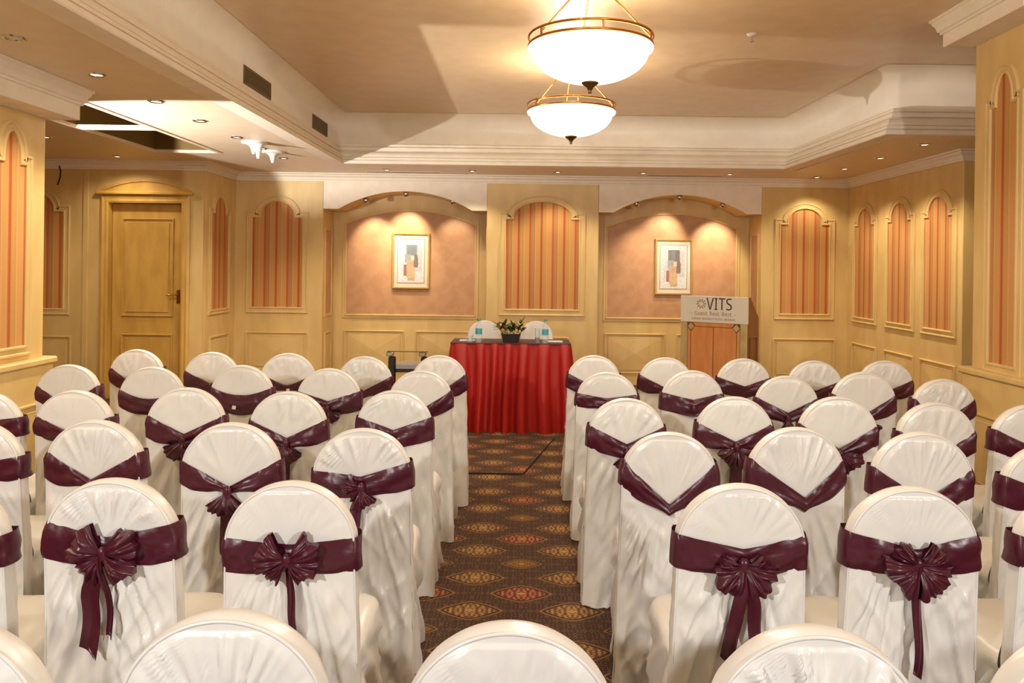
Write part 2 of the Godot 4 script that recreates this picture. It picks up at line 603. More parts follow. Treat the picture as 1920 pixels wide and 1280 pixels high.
func strobe(x: float, y: float, d: float, aim: Vector3, energy: float, label: String, angle := 52.0, blend := 0.35, flap := -1.0) -> void:
	# a photographer's flood lamp on a stand, behind the camera
	var t := thing("flood_lamp", label, "lamp", P(x, 0, d), 0.0, "photographer's flood lamps on stands")
	var st := new_st()
	tube(st, PackedVector3Array([Vector3(0, 0.35, 0), Vector3(0, y - 0.10, 0)]), 0.014, 10)
	put("pole", st, M.black, t)
	for k in 3:
		var a := TAU * k / 3.0
		st = new_st()
		tube(st, PackedVector3Array([Vector3(0, 0.42, 0), Vector3(cos(a) * 0.42, 0.012, sin(a) * 0.42)]), 0.011, 8)
		put("leg", st, M.black, t)
	var dir := (aim - P(x, y, d)).normalized()
	var b := Basis.looking_at(dir, Vector3.UP)
	var ht := Transform3D(b * Basis(Vector3.RIGHT, -PI / 2), Vector3(0, y, 0))   # its +y points along dir
	st = new_st()
	lathe(st, PackedVector2Array([Vector2(0.0, -0.24), Vector2(0.05, -0.24), Vector2(0.055, -0.06), Vector2(0.09, 0.0), Vector2(0.105, 0.05), Vector2(0.10, 0.05), Vector2(0.085, 0.0), Vector2(0.04, -0.03)]), 24, ht)
	put("head", st, M.black, t)
	st = new_st()
	lathe(st, PackedVector2Array([Vector2(0.0, 0.008), Vector2(0.05, 0.006), Vector2(0.08, 0.0)]), 24, ht)
	put("lens", st, M.lens, t)
	spot_light(t, Vector3(0, y, 0) + dir * 0.055, Vector3(0, y, 0) + dir * 2.0, energy, angle, 0.06 if flap < 0.0 else 0.02, Color(1.0, 0.985, 0.97), blend)
	if flap >= 0.0:
		# lower barn door, tipped up so that only the ceiling is lit
		var flat := Vector3(dir.x, 0, dir.z).normalized()
		var across := flat.cross(Vector3.UP)
		var a := Vector3(0, y - 0.035, 0) + flat * 0.06
		var b2 := Vector3(0, y + 0.40 * tan(flap), 0) + flat * 0.40
		st = new_st()
		var th := Vector3(0, -0.004, 0)
		for o in [Vector3.ZERO, th]:
			quad(st, a - across * 0.14 + o, a + across * 0.14 + o, b2 + across * 0.42 + o, b2 - across * 0.42 + o)
		quad(st, b2 - across * 0.42, b2 + across * 0.42, b2 + across * 0.42 + th, b2 - across * 0.42 + th)
		put("barn_door", st, M.black, t)

# ------------------------------------------------------------------ _ready
func _ready() -> void:
	noise.seed = 7
	noise.frequency = 1.0
	noise.fractal_octaves = 2
	var cam := Camera3D.new()
	cam.name = "camera"
	add_child(cam)
	cam.projection = Camera3D.PROJECTION_FRUSTUM
	cam.near = 0.1
	cam.far = 60.0
	cam.size = 0.1 * 1280.0 / 1450.0
	cam.frustum_offset = Vector2(-25.0, -142.0) * 0.1 / 1450.0
	cam.position = Vector3(0, 1.59, 0)
	cam.rotation.z = 0.013
	cam.current = true
	var we := WorldEnvironment.new()
	we.name = "environment"
	add_child(we)
	var e := Environment.new()
	e.background_mode = Environment.BG_COLOR
	e.background_color = Color(0, 0, 0)
	e.tonemap_mode = Environment.TONE_MAPPER_LINEAR
	e.tonemap_exposure = 0.585
	e.sdfgi_enabled = true
	e.ssao_enabled = true
	e.ssil_enabled = true
	we.environment = e
	build_materials()
	build_lights()
	build_room()
	build_back_wall()
	build_side_walls()
	build_furniture()
	build_chairs()
	build_ceiling_details()

func build_lights() -> void:
	pendant(0.37, 4.59, "glowing white glass bowl lamp, the larger and nearer brass pendant")
	pendant(0.37, 6.5, "glowing white glass bowl lamp, the smaller and farther brass pendant")
	pendant(0.37, 2.7, "glowing white glass bowl lamp hanging above the front rows")
	var ord := ["first", "second", "third", "fourth", "fifth", "sixth", "seventh"]
	var k := 0
	for d in [1.0, 2.5, 4.0, 4.77, 5.54, 6.29, 7.1, 7.77, 8.47]:
		if d < 3.5:
			downlight(-2.66, d, "recessed downlight in the low ceiling beside the camera, %s" % ("near one" if k == 0 else "next one"), "downlights along the tray's vent side", DOWN)
		elif d == 4.0:
			downlight(-2.66, d, "unlit cream recessed downlight nearest the picture's top corner", "downlights along the tray's vent side", 0.0)
		else:
			downlight(-2.66, d, "lit recessed downlight beside the vented tray edge, %s from the camera" % ord[k - 3], "downlights along the tray's vent side", DOWN)
		k += 1
	k = 0
	for d in [7.0, 7.87, 8.76, 9.58]:
		downlight(3.6, d, "small lit downlight above the three-panel side wall, %s from the pillar" % ord[k], "downlights above the three-panel wall", DOWN if d < 9.0 else DOWN * 0.45)
		k += 1
	k = 0
	for x in [-1.70, -0.66, 0.38, 1.42, 2.47]:
		downlight(x, 9.40, "small lit downlight above the picture wall, %s of five from the door side" % ord[k], "downlights above the picture wall", DOWN * 0.8)
		k += 1
	downlight(-4.5, 7.23, "small lit downlight beyond the ceiling hatch, close to the pillar", "downlights in front of the door", DOWN * 1.3, CEIL, 78.0)
	downlight(-4.5, 8.5, "small lit downlight in front of the door pediment", "downlights in front of the door", DOWN * 0.4, CEIL, 75.0)
	strobe(-1.95, 2.32, -1.3, P(-0.9, 1.25, 4.0), STROBE, "black flood lamp on a stand, on the vent side behind the camera")
	strobe(-4.3, 1.75, 5.35, P(-2.4, 2.45, 6.95), 30.0, "black flood lamp on a stand, hidden behind the door-side pillar", 36.5, 0.12, 0.155)
	strobe(2.35, 2.32, -1.3, P(1.3, 1.0, 4.0), STROBE, "black flood lamp on a stand, on the podium side behind the camera")

# ------------------------------------------------------------------ the room
func build_room() -> void:
	var st := new_st()
	var f := PackedVector2Array([Vector2(-6.5, -4.2), Vector2(5.2, -4.2), Vector2(5.2, 10.7), Vector2(-6.5, 10.7)])
	flat_poly(st, f, Transform3D(Basis(Vector3.RIGHT, Vector3.FORWARD, Vector3.UP), Vector3.ZERO), 0.0, 1.0)
	st.set_uv(Vector2.ZERO)
	box(st, P(-6.5, -0.1, -4.2), P(5.2, -0.002, 10.7))
	struct_mesh("floor", st, M.carpet)
	# lower ceiling, leaving the tray and the hatch open
	var c := structure("ceiling")
	st = new_st()
	for r in [[-3.7, -2.24, -4.2, 5.3], [-6.6, -3.7, 4.4, 5.3], [-3.23, -2.24, 5.3, 8.99], [-6.6, -3.88, 5.3, 8.08], [-3.88, -3.23, 6.65, 6.73], [-6.6, -3.23, 8.08, 8.99], [-6.6, 5.2, 8.99, 10.7], [3.15, 5.2, 6.64, 8.99]]:
		box(st, P(r[0], CEIL, r[2]), P(r[1], CEIL + 0.02, r[3]))
	put("soffit", st, M.soffit, c)
	st = new_st()
	box(st, P(-3.0, TRAY, -4.3), P(5.3, TRAY + 0.1, 9.4))
	put("tray_ceiling", st, M.ceiling, c)
	# riser with a coved top
	var plan := Transform3D(Basis(Vector3.RIGHT, Vector3.FORWARD, Vector3.UP), Vector3.ZERO)
	var path := PackedVector2Array([Vector2(-2.1, -4.2), Vector2(-2.1, 8.85), Vector2(2.95, 8.85), Vector2(3.02, 6.5), Vector2(5.2, 6.5)])
	var prof := PackedVector2Array([Vector2(-0.17, CEIL), Vector2(-0.15, CEIL + 0.2)])
	for i in range(0, 9):
		var a := PI / 2 * i / 8.0
		prof.append(Vector2(-0.15 + 0.17 * (1.0 - cos(a)), TRAY - 0.17 + 0.168 * sin(a)))
	st = new_st()
	st.set_smooth_group(4)
	sweep(st, path, false, prof, plan)
	st.set_smooth_group(-1)
	put("tray_riser", st, M.plaster, c)
	# tray moulding
	st = new_st()
	var y := CEIL
	var mp := [[-0.15, -0.002], [0.0, -0.002], [0.006, 0.006], [0.006, 0.030], [0.0, 0.038], [-0.020, 0.038], [-0.020, 0.046], [-0.008, 0.050], [-0.008, 0.068], [-0.014, 0.074], [-0.036, 0.074], [-0.036, 0.082], [-0.028, 0.086], [-0.034, 0.110], [-0.052, 0.134], [-0.080, 0.150], [-0.100, 0.150], [-0.100, 0.160], [-0.088, 0.164], [-0.088, 0.196], [-0.094, 0.204], [-0.122, 0.204], [-0.122, 0.212], [-0.112, 0.216], [-0.112, 0.236], [-0.120, 0.244], [-0.16, 0.244]]
	var mpv := PackedVector2Array()
	for q in mp:
		mpv.append(Vector2(q[0], y + q[1]))
	sweep(st, path, false, mpv, plan)
	struct_mesh("trim_1", st, M.plaster)
	# wall cornice
	st = new_st()
	var cp := PackedVector2Array([Vector2(-6.4, 8.9), Vector2(-3.71, 8.9), Vector2(-3.71, BACK), Vector2(4.12, BACK), Vector2(4.12, 7.29), Vector2(5.1, 7.29)])
	sweep(st, cp, false, PackedVector2Array([Vector2(0, y - 0.100), Vector2(0.012, y - 0.100), Vector2(0.012, y - 0.086), Vector2(0.022, y - 0.080), Vector2(0.030, y - 0.055), Vector2(0.058, y - 0.032), Vector2(0.058, y - 0.022), Vector2(0.085, y - 0.012), Vector2(0.085, y)]), plan)
	struct_mesh("trim_2", st, M.plaster)
	# hatch: dark cavity and its trim
	st = new_st()
	box(st, P(-3.88, CEIL + 0.48, 5.2), P(-3.23, CEIL + 0.52, 8.2))
	box(st, P(-3.93, CEIL + 0.02, 5.2), P(-3.88, CEIL + 0.5, 8.2))
	box(st, P(-3.23, CEIL + 0.02, 5.2), P(-3.18, CEIL + 0.5, 8.2))
	box(st, P(-3.93, CEIL + 0.02, 8.08), P(-3.18, CEIL + 0.5, 8.14))
	box(st, P(-3.93, CEIL + 0.02, 5.16), P(-3.18, CEIL + 0.5, 5.3))
	put("hatch_cavity", st, M.cavity, c)
	for hz in [[5.3, 6.65], [6.73, 8.08]]:
		st = new_st()
		sweep(st, rect_outline(-3.88, hz[0], -3.23, hz[1]), true, PackedVector2Array([Vector2(0.039, y), Vector2(0.039, y - 0.010), Vector2(0.0, y - 0.012), Vector2(-0.006, y - 0.004), Vector2(-0.006, y + 0.018)]), plan)
		put("hatch_frame", st, M.soffit, c)
	# walls behind and beside the camera
	st = new_st()
	box(st, P(-3.7, 0, -4.4), P(3.6, TRAY + 0.1, -4.2))
	struct_mesh("wall_rear", st, M.wall)

func build_back_wall() -> void:
	var w := structure("wall_back")
	var t := wall_t("back", BACK)
	var st := new_st()
	for r in [[-3.80, -2.59], [-0.50, 0.93], [3.01, 4.25]]:
		box(st, P(r[0], 0, BACK), P(r[1], CEIL, BACK + 0.55), 0.006)
	box(st, P(-3.8, 0, BACK + 0.55), P(4.25, CEIL, BACK + 0.75))
	put("wall_face", st, M.wall, w)
	# fabric panels of the three wall faces
	arched_panel(w, shifted(t, -3.17), 0.32, 1.02, 2.165, 0.215, 0.205)
	arched_panel(w, shifted(t, 0.215), 0.466, 1.035, 2.18, 0.37, 0.225, 0.085)
	arched_panel(w, shifted(t, 3.565), 0.31, 1.02, 2.155, 0.215, 0.205)
	raised_panel(w, t, -3.56, 0.22, -2.77, 0.70)
	raised_panel(w, t, -0.13, 0.22, 0.56, 0.68)
	raised_panel(w, t, 3.17, 0.20, 3.96, 0.70)
	# the two alcoves
	for k in 2:
		var x0 := -2.59 if k == 0 else 0.93
		var x1 := -0.50 if k == 0 else 3.01
		var cx := (x0 + x1) / 2.0
		var hw := 0.853
		# white header with a segmental arch, as deep as the alcove
		var o := PackedVector2Array([Vector2(x0, CEIL), Vector2(x0, 2.285), Vector2(cx - hw, 2.285)])
		var n := 28
		var rise := 0.235
		var rad := (hw * hw + rise * rise) / (2.0 * rise)
		for i in range(1, n):
			var x := -hw + 2.0 * hw * i / n
			o.append(Vector2(cx + x, 2.285 + sqrt(rad * rad - x * x) - (rad - rise)))
		o.append_array(PackedVector2Array([Vector2(cx + hw, 2.285), Vector2(x1, 2.285), Vector2(x1, CEIL)]))
		st = new_st()
		flat_poly(st, o, t, 0.0)
		put("alcove_header", st, M.plaster, w)
		st = new_st()
		for i in range(1, o.size() - 2):
			quad(st, t * Vector3(o[i].x, o[i].y, 0), t * Vector3(o[i + 1].x, o[i + 1].y, 0), t * Vector3(o[i + 1].x, o[i + 1].y, -0.55), t * Vector3(o[i].x, o[i].y, -0.55))
		put("alcove_vault", st, M.wall, w)
		# pink plaster field with arched top and its bead
		var bt := shifted(t, cx, 0, -0.55)
		var po := PackedVector2Array([Vector2(-0.87, 0.905), Vector2(0.87, 0.905), Vector2(0.87, 2.12)])
		rise = 0.185
		rad = (0.87 * 0.87 + rise * rise) / (2.0 * rise)
		for i in range(1, n):
			var x := 0.87 - 1.74 * i / n
			po.append(Vector2(x, 2.12 + sqrt(rad * rad - x * x) - (rad - rise)))
		po.append(Vector2(-0.87, 2.12))
		st = new_st()
		flat_poly(st, po, bt, 0.004)
		var pf := put("plaster_field", st, M.pink, w)
		st = new_st()
		sweep(st, po, true, PackedVector2Array([Vector2(0.045, 0.0), Vector2(0.045, 0.012), Vector2(0.014, 0.014), Vector2(0.010, 0.024), Vector2(0.0, 0.024), Vector2(-0.006, 0.016), Vector2(-0.006, 0.0)]), bt)
		put("field_moulding", st, M.wall, pf)
		raised_panel(w, bt, -0.89, 0.16, -0.08, 0.69, 0.016)
		raised_panel(w, bt, 0.08, 0.16, 0.89, 0.69, 0.016)
		# narrow panels on the alcove's cheeks
		for s in 2:
			var ct := wall_t("left", x0) if s == 0 else wall_t("right", x1)
			var u0 := BACK + 0.13 if s == 0 else -(BACK + 0.42)
			st = new_st()
			var ro := rect_outline(u0, 0.93, u0 + 0.29, 2.02)
			flat_poly(st, ro, ct, 0.004)
			var cf := put("cheek_panel", st, M.pink, w)
			st = new_st()
			sweep(st, ro, true, PackedVector2Array([Vector2(0.03, 0), Vector2(0.03, 0.012), Vector2(0.0, 0.012), Vector2(-0.004, 0.0)]), ct)
			put("panel_moulding", st, M.wall, cf)
			raised_panel(w, ct, u0 - 0.02, 0.2, u0 + 0.31, 0.69, 0.0)
	# little accent spots under the vaults
	var spots := [[-2.06, 2.38, "door-side"], [-1.545, 2.47, "middle"], [-0.95, 2.38, "table-side"], [1.42, 2.38, "table-side"], [1.97, 2.47, "middle"], [2.53, 2.38, "outer"]]
	for k in 6:
		var s: Array = spots[k]
		var where := "first" if k < 3 else "podium's"
		var th := thing("accent_spotlight", "tiny %s spotlight under the arch of the %s picture alcove" % [s[2], where], "spotlight", P(s[0], s[1] + 0.02, BACK + 0.07), 0.0, "accent spotlights in the alcoves")
		var tilt := Basis(Vector3.RIGHT, 0.35)
		st = new_st()
		lathe(st, PackedVector2Array([Vector2(0.0, 0.03), Vector2(0.034, 0.03), Vector2(0.038, -0.02), Vector2(0.030, -0.024), Vector2(0.026, -0.010)]), 16, Transform3D(tilt, Vector3.ZERO))
		put("housing", st, M.chrome, th)
		st = new_st()
		lathe(st, PackedVector2Array([Vector2(0.0, -0.016), Vector2(0.026, -0.012)]), 16, Transform3D(tilt, Vector3.ZERO))
		put("lens", st, M.lens, th)
		var en: float = [2.2, 3.2, 1.0, 0.8, 2.2, 2.6][k]
		var aim: Vector3 = [Vector3(0.05, -0.60, -0.48), Vector3(-0.05, -0.62, -0.48), Vector3(0, -0.6, -0.48), Vector3(0.1, -0.9, -0.48), Vector3(-0.15, -0.6, -0.48), Vector3(0, -0.6, -0.48)][k]
		spot_light(th, tilt * Vector3(0, -0.03, 0), aim, en, 34.0, 0.02, Color(1.0, 0.93, 0.82), 0.8)

func build_side_walls() -> void:
	# right-hand wall with three arched panels, then a return towards the pillar
	var w := structure("wall_right")
	var st := new_st()
	box(st, P(4.12, 0, 7.29), P(5.2, CEIL, BACK + 0.1), 0.006)
	box(st, P(5.0, 0, 4.5), P(5.2, TRAY + 0.1, 7.4))
	box(st, P(3.4, 0, -4.3), P(3.6, TRAY + 0.1, 4.8))
	box(st, P(3.5, 0, 4.7), P(5.1, TRAY + 0.1, 4.8))
	put("wall_face", st, M.wall, w)
	var t := wall_t("right", 4.12)
	for d in [9.38, 8.51, 7.71]:
		arched_panel(w, shifted(t, -d), 0.265, 1.01, 2.13, 0.185, 0.20, 0.07)
		raised_panel(w, t, -d - 0.33, 0.20, -d + 0.33, 0.68)
	# left-hand walls: the return beside the picture wall, the door wall, the closure
	w = structure("wall_left")
	st = new_st()
	box(st, P(-3.90, 0, 8.95), P(-3.71, CEIL, BACK + 0.1), 0.006)
	box(st, P(-6.6, 0, 4.4), P(-6.4, CEIL, 9.1))
	box(st, P(-3.7, 0, -4.3), P(-3.5, CEIL, 4.6))
	box(st, P(-6.5, 0, 4.4), P(-3.6, CEIL, 4.6))
	# door wall with an opening
	box(st, P(-6.5, 0, 8.9), P(-4.80, CEIL, 9.1))
	box(st, P(-3.95, 0, 8.9), P(-3.712, CEIL, 9.1))
	box(st, P(-4.80, 2.26, 8.9), P(-3.95, CEIL, 9.1))
	put("wall_face", st, M.wall, w)
	arched_panel(w, shifted(wall_t("left", -3.71), 9.37), 0.26, 1.02, 2.165, 0.17, 0.20, 0.06)
	raised_panel(w, wall_t("left", -3.71), 9.09, 0.20, 9.66, 0.70)
	arched_panel(w, shifted(wall_t("back", 8.9), -5.63), 0.315, 1.03, 2.14, 0.20, 0.21)
	raised_panel(w, wall_t("back", 8.9), -6.02, 0.20, -5.22, 0.71)
	st = new_st()
	box(st, P(-5.09, 0, 8.885), P(-5.03, CEIL - 0.1, 8.9), 0.004)
	put("pilaster_strip", st, M.wall, w)
	# the door
	var d := structure("door_1")
	st = new_st()
	var bt := wall_t("back", 8.9)
	sweep(st, PackedVector2Array([Vector2(-3.956, 0), Vector2(-3.956, 2.254), Vector2(-4.794, 2.254), Vector2(-4.794, 0)]), false, PackedVector2Array([Vector2(0.095, 0), Vector2(0.095, 0.020), Vector2(0.070, 0.030), Vector2(0.045, 0.022), Vector2(0.020, 0.026), Vector2(0.0, 0.020), Vector2(0.0, -0.10)]), bt)
	put("door_frame", st, M.door, d)
	st = new_st()
	box(st, P(-4.93, 2.345, 8.84), P(-3.82, 2.385, 8.9), 0.012)
	var arc := PackedVector2Array()
	for i in range(0, 25):
		var x := -0.52 + 1.04 * i / 24.0
		var rr := (0.52 * 0.52 + 0.125 * 0.125) / 0.25
		arc.append(Vector2(-4.375 + x, 2.385 + sqrt(rr * rr - x * x) - (rr - 0.125)))
	sweep(st, arc, false, PackedVector2Array([Vector2(-0.015, 0), Vector2(-0.015, 0.022), Vector2(0.010, 0.022), Vector2(0.014, 0.0)]), bt)
	var fill := arc.duplicate()
	fill.reverse()
	flat_poly(st, fill, bt, 0.008)
	put("pediment", st, M.door, d)
	st = new_st()
	box(st, P(-4.79, 0.008, 8.965), P(-3.96, 2.25, 9.01), 0.004)
	var leaf := put("door_leaf", st, M.door, d)
	var lt := wall_t("back", 8.965)
	for r in [[-4.67, 0.95, -4.08, 2.08], [-4.67, 0.14, -4.08, 0.74]]:
		raised_panel(leaf, lt, r[0], r[1], r[2], r[3], 0.0, M.door)
	st = new_st()
	box(st, P(-4.035, 1.10, 8.955), P(-3.995, 1.26, 8.965), 0.004)
	tube(st, PackedVector3Array([P(-4.015, 1.205, 8.955), P(-4.015, 1.205, 8.91), P(-4.13, 1.20, 8.908)]), 0.009, 8)
	lathe(st, PackedVector2Array([Vector2(0, 0.016), Vector2(0.010, 0.013), Vector2(0.014, 0), Vector2(0.010, -0.013), Vector2(0, -0.016)]), 12, Transform3D(Basis.IDENTITY, P(-4.015, 1.205, 8.91)))
	put("handle", st, M.brass, leaf)
	# pillars at both sides
	pillar("left", -3.2, 4.46, 5.14, CEIL, 2.525, "yellow panelled pillar with arched striped fabric, on the door side")
	pillar("right", 3.04, 4.58, 5.25, TRAY, 3.12, "yellow panelled pillar with arched striped fabric, on the podium side")

func pillar(side: String, x: float, d0: float, d1: float, top: float, soffit: float, label: String) -> void:
	var s := 1.0 if side == "left" else -1.0     # which way the face looks along X
	var p := thing("pillar", label, "pillar", Vector3.ZERO, 0.0, "panelled pillars")
	var st := new_st()
	box(st, P(x, 0, d0), P(x - s * 0.5, soffit, d1), 0.004)
	put("shaft", st, M.wall, p)
	st = new_st()
	box(st, P(x + s * 0.045, 0, d0 - 0.045), P(x - s * 0.4, 0.90, d1 + 0.045), 0.006)
	box(st, P(x + s * 0.065, 0.90, d0 - 0.065), P(x - s * 0.4, 0.945, d1 + 0.065), 0.014)
	put("pedestal", st, M.wall, p)
	var t := wall_t(side, x)
	var cd := (d0 + d1) / 2.0
	var u := cd if side == "left" else -cd
	var peak := 2.385 if side == "left" else 2.85
	arched_panel(p, shifted(t, u), 0.135, 1.04 if side == "left" else 1.0, peak - 0.20, 0.078, 0.20, 0.065)
	raised_panel(p, wall_t(side, x + s * 0.045), u - 0.26, 0.16, u + 0.26, 0.66, 0.0)
	# capital: white box with a crown moulding
	st = new_st()
	box(st, P(x + s * 0.20, soffit, d0 - 0.14), P(x - s * 0.5, top, d1 + 0.05), 0.004)
	put("capital", st, M.plaster, p)
	st = new_st()
	var xa := x + s * 0.20
	var xb := x - s * 0.5
	var path := PackedVector2Array([Vector2(xb, d0 - 0.14), Vector2(xa, d0 - 0.14), Vector2(xa, d1 + 0.05), Vector2(xb, d1 + 0.05)])
	if side == "right":
		path.reverse()
	var y := top
	sweep(st, path, false, PackedVector2Array([Vector2(0, y - 0.115), Vector2(0.014, y - 0.110), Vector2(0.014, y - 0.096), Vector2(0.026, y - 0.090), Vector2(0.034, y - 0.058), Vector2(0.050, y - 0.036), Vector2(0.050, y - 0.026), Vector2(0.064, y - 0.016), Vector2(0.064, y - 0.001)]), Transform3D(Basis(Vector3.RIGHT, Vector3.FORWARD, Vector3.UP), Vector3.ZERO))
	put("crown_moulding", st, M.plaster, p)

# ------------------------------------------------------------------ furniture
func build_furniture() -> void:
	# pictures
	picture(-1.54, 1.635, 0, "framed abstract collage in the alcove nearer the door, softly spotlit")
	picture(1.995, 1.60, 1, "framed abstract collage in the alcove behind the podium")
	head_table()
	podium()
	trolley()
	# a loose piece of the same carpet on the floor
	var st := new_st()
	var plan := Transform3D(Basis(Vector3.RIGHT, Vector3.FORWARD, Vector3.UP), Vector3.ZERO)
	var o := PackedVector2Array([Vector2(-0.72, 5.9), Vector2(0.0, 5.88), Vector2(0.28, 7.1), Vector2(-0.72, 7.1)])
	flat_poly(st, o, plan, 0.012)
	sweep(st, o, true, PackedVector2Array([Vector2(0.0, 0.0005), Vector2(0.006, 0.002), Vector2(0.004, 0.011), Vector2(0.0, 0.012)]), plan)
	var c := put("carpet_piece", st, M.carpet)
	tag(c, "loose cut piece of patterned brown carpet before the red table", "carpet")
	# cable hanging beside the pillar
	st = new_st()
	tube(st, PackedVector3Array([P(-5.33, 2.66, 8.82), P(-5.30, 2.60, 8.80), P(-5.31, 2.53, 8.81), P(-5.37, 2.45, 8.86)]), 0.008, 6)
	tag(put("cable", st, M.black), "short dark cable hanging from the cornice near the pillar", "cable")

func picture(x: float, y: float, variant: int, label: String) -> void:
	var d := BACK + 0.55
	var t := thing("framed_picture", label, "picture", P(x, y, d - 0.006), 0.0, "framed pictures in the alcoves")
	var hw := 0.252
	var hh := 0.375
	var id := Transform3D.IDENTITY
	var st := new_st()
	var o := rect_outline(-hw, -hh, hw, hh)
	sweep(st, o, true, PackedVector2Array([Vector2(0, 0), Vector2(0, 0.028), Vector2(-0.006, 0.034), Vector2(-0.020, 0.034), Vector2(-0.026, 0.026), Vector2(-0.026, 0.010)]), id)
	put("frame", st, M.gold_frame, t)
	st = new_st()
	box(st, Vector3(-hw + 0.01, -hh + 0.01, 0.002), Vector3(hw - 0.01, hh - 0.01, 0.014))
	put("mount", st, M.mount, t)
	st = new_st()
	var i := rect_outline(-hw + 0.075, -hh + 0.085, hw - 0.075, hh - 0.085)
	sweep(st, i, true, PackedVector2Array([Vector2(0.010, 0.0145), Vector2(0.008, 0.019), Vector2(0.0, 0.019), Vector2(-0.002, 0.0145)]), id)
	put("inner_fillet", st, M.gold_frame, t)
	st = new_st()
	var q := [i[0], i[1], i[2], i[3]]
	var uvs := [Vector2(0, 1), Vector2(1, 1), Vector2(1, 0), Vector2(0, 0)]
	for k in [0, 2, 1, 0, 3, 2]:
		st.set_uv(uvs[k])
		st.add_vertex(Vector3(q[k].x, q[k].y, 0.0165))
	var m := mat(Color.WHITE, 0.5)
	m.albedo_texture = art_tex(variant)
	put("print", st, m, t)
	st = new_st()
	box(st, Vector3(-hw + 0.02, -hh + 0.02, 0.022), Vector3(hw - 0.02, hh - 0.02, 0.024))
	var g := mat(Color(1, 1, 1, 0.06), 0.03)
	g.transparency = BaseMaterial3D.TRANSPARENCY_ALPHA
	put("glass_pane", st, g, t)

func head_table() -> void:
	var cx := -0.13
	var d0 := 7.39
	var hw := 0.575
	var dep := 0.46
	var h := 0.846
	var t := thing("skirted_table", "small head table with pleated red skirt and dark maroon top", "table", P(cx, 0, d0))
	var st := new_st()
	box(st, Vector3(-hw - 0.004, h - 0.012, 0.004), Vector3(hw + 0.004, h, -dep - 0.004), 0.005)
	put("top_cloth", st, M.maroon, t)
	# skirt: deep folds that open towards the floor
	st = new_st()
	st.set_smooth_group(5)
	var rows := []
	var per := [Vector2(-hw, -dep), Vector2(-hw, 0), Vector2(hw, 0), Vector2(hw, -dep)]
	var pts := []   # [pos, normal, arc]
	var arc := 0.0
	for s in 3:
		var a: Vector2 = per[s]
		var b: Vector2 = per[s + 1]
		var nrm: Vector2 = [Vector2(-1, 0), Vector2(0, 1), Vector2(1, 0)][s]
		var n := 40 if s != 1 else 150
		for i in n:
			var f := float(i) / n
			pts.append([a.lerp(b, f), nrm, arc + f * a.distance_to(b)])
		arc += a.distance_to(b)
	# soften the normals at the corners
	for j in 26:
		var v := j / 25.0
		var row := PackedVector3Array()
		for i in pts.size():
			var p: Vector2 = pts[i][0]
			var n2: Vector2 = pts[i][1]
			var c0 := maxf(0.0, 1.0 - p.distance_to(per[1]) / 0.06)
			var c1 := maxf(0.0, 1.0 - p.distance_to(per[2]) / 0.06)
			n2 = (n2 + Vector2(-0.7, 0.7) * c0 + Vector2(0.7, 0.7) * c1).normalized()
			var u: float = pts[i][2]
			var ph := u * TAU / 0.165 + 1.6 * sin(u * 7.0) + 0.5 * sin(v * 3.0 + u * 5.0)
			var w := sin(ph)
			var fold := (signf(w) * pow(absf(w), 0.6)) * (0.005 + 0.046 * pow(v, 0.6)) + 0.006 * v * sin(ph * 2.3 + 1.0 + v)
			var out := fold + 0.055 * v
			row.append(Vector3(p.x + n2.x * out, h - 0.006 - v * (h - 0.010), p.y + n2.y * out))
		rows.append(row)
	grid(st, rows)
	put("skirt", st, M.red, t)
	# what stands on it
	var y := h
	for k in 2:
		var bx: float = [-0.44, 0.20][k]
		bottle(P(bx, y, d0 + [0.06, 0.07][k]), ["clear water bottle with blue label beside the short tumbler", "clear water bottle with blue label beside the tall glass"][k])
	tumbler(P(-0.525, y, d0 + 0.06), 0.075, 0.034, "short clear tumbler beside the first water bottle")
	tumbler(P(0.125, y, d0 + 0.06), 0.145, 0.026, "tall clear straight glass with a brown drink", true)
	for k in 2:
		st = new_st()
		var px: float = [-0.56, 0.30][k]
		box(st, Vector3(-0.075, 0.0, -0.05), Vector3(0.075, 0.010, 0.05), 0.002)
		var o := put("paper_napkin", st, M.white)
		o.position = P(px, y, d0 + 0.20)
		tag(o, ["white folded napkin lying behind the short tumbler", "white folded napkin lying behind the tall glass"][k], "napkin", "napkins on the red table")
	planter(P(-0.13, y, d0 + 0.13))

func bottle(at: Vector3, label: String) -> void:
	var t := thing("water_bottle", label, "bottle", at, 0.0, "water bottles on the red table")
	var st := new_st()
	lathe(st, PackedVector2Array([Vector2(0.0, 0.004), Vector2(0.028, 0.0), Vector2(0.032, 0.006), Vector2(0.032, 0.06), Vector2(0.029, 0.068), Vector2(0.032, 0.076), Vector2(0.032, 0.135), Vector2(0.028, 0.16), Vector2(0.014, 0.195), Vector2(0.013, 0.214)]), 20)
	put("body", st, M.water, t)
	st = new_st()
	lathe(st, PackedVector2Array([Vector2(0.0325, 0.08), Vector2(0.0328, 0.082), Vector2(0.0328, 0.132), Vector2(0.0325, 0.134)]), 20)
	put("paper_label", st, M.bottle_label, t)
	st = new_st()
	lathe(st, PackedVector2Array([Vector2(0.016, 0.208), Vector2(0.016, 0.228), Vector2(0.013, 0.231), Vector2(0.0, 0.231)]), 16)
	put("cap", st, M.cap, t)

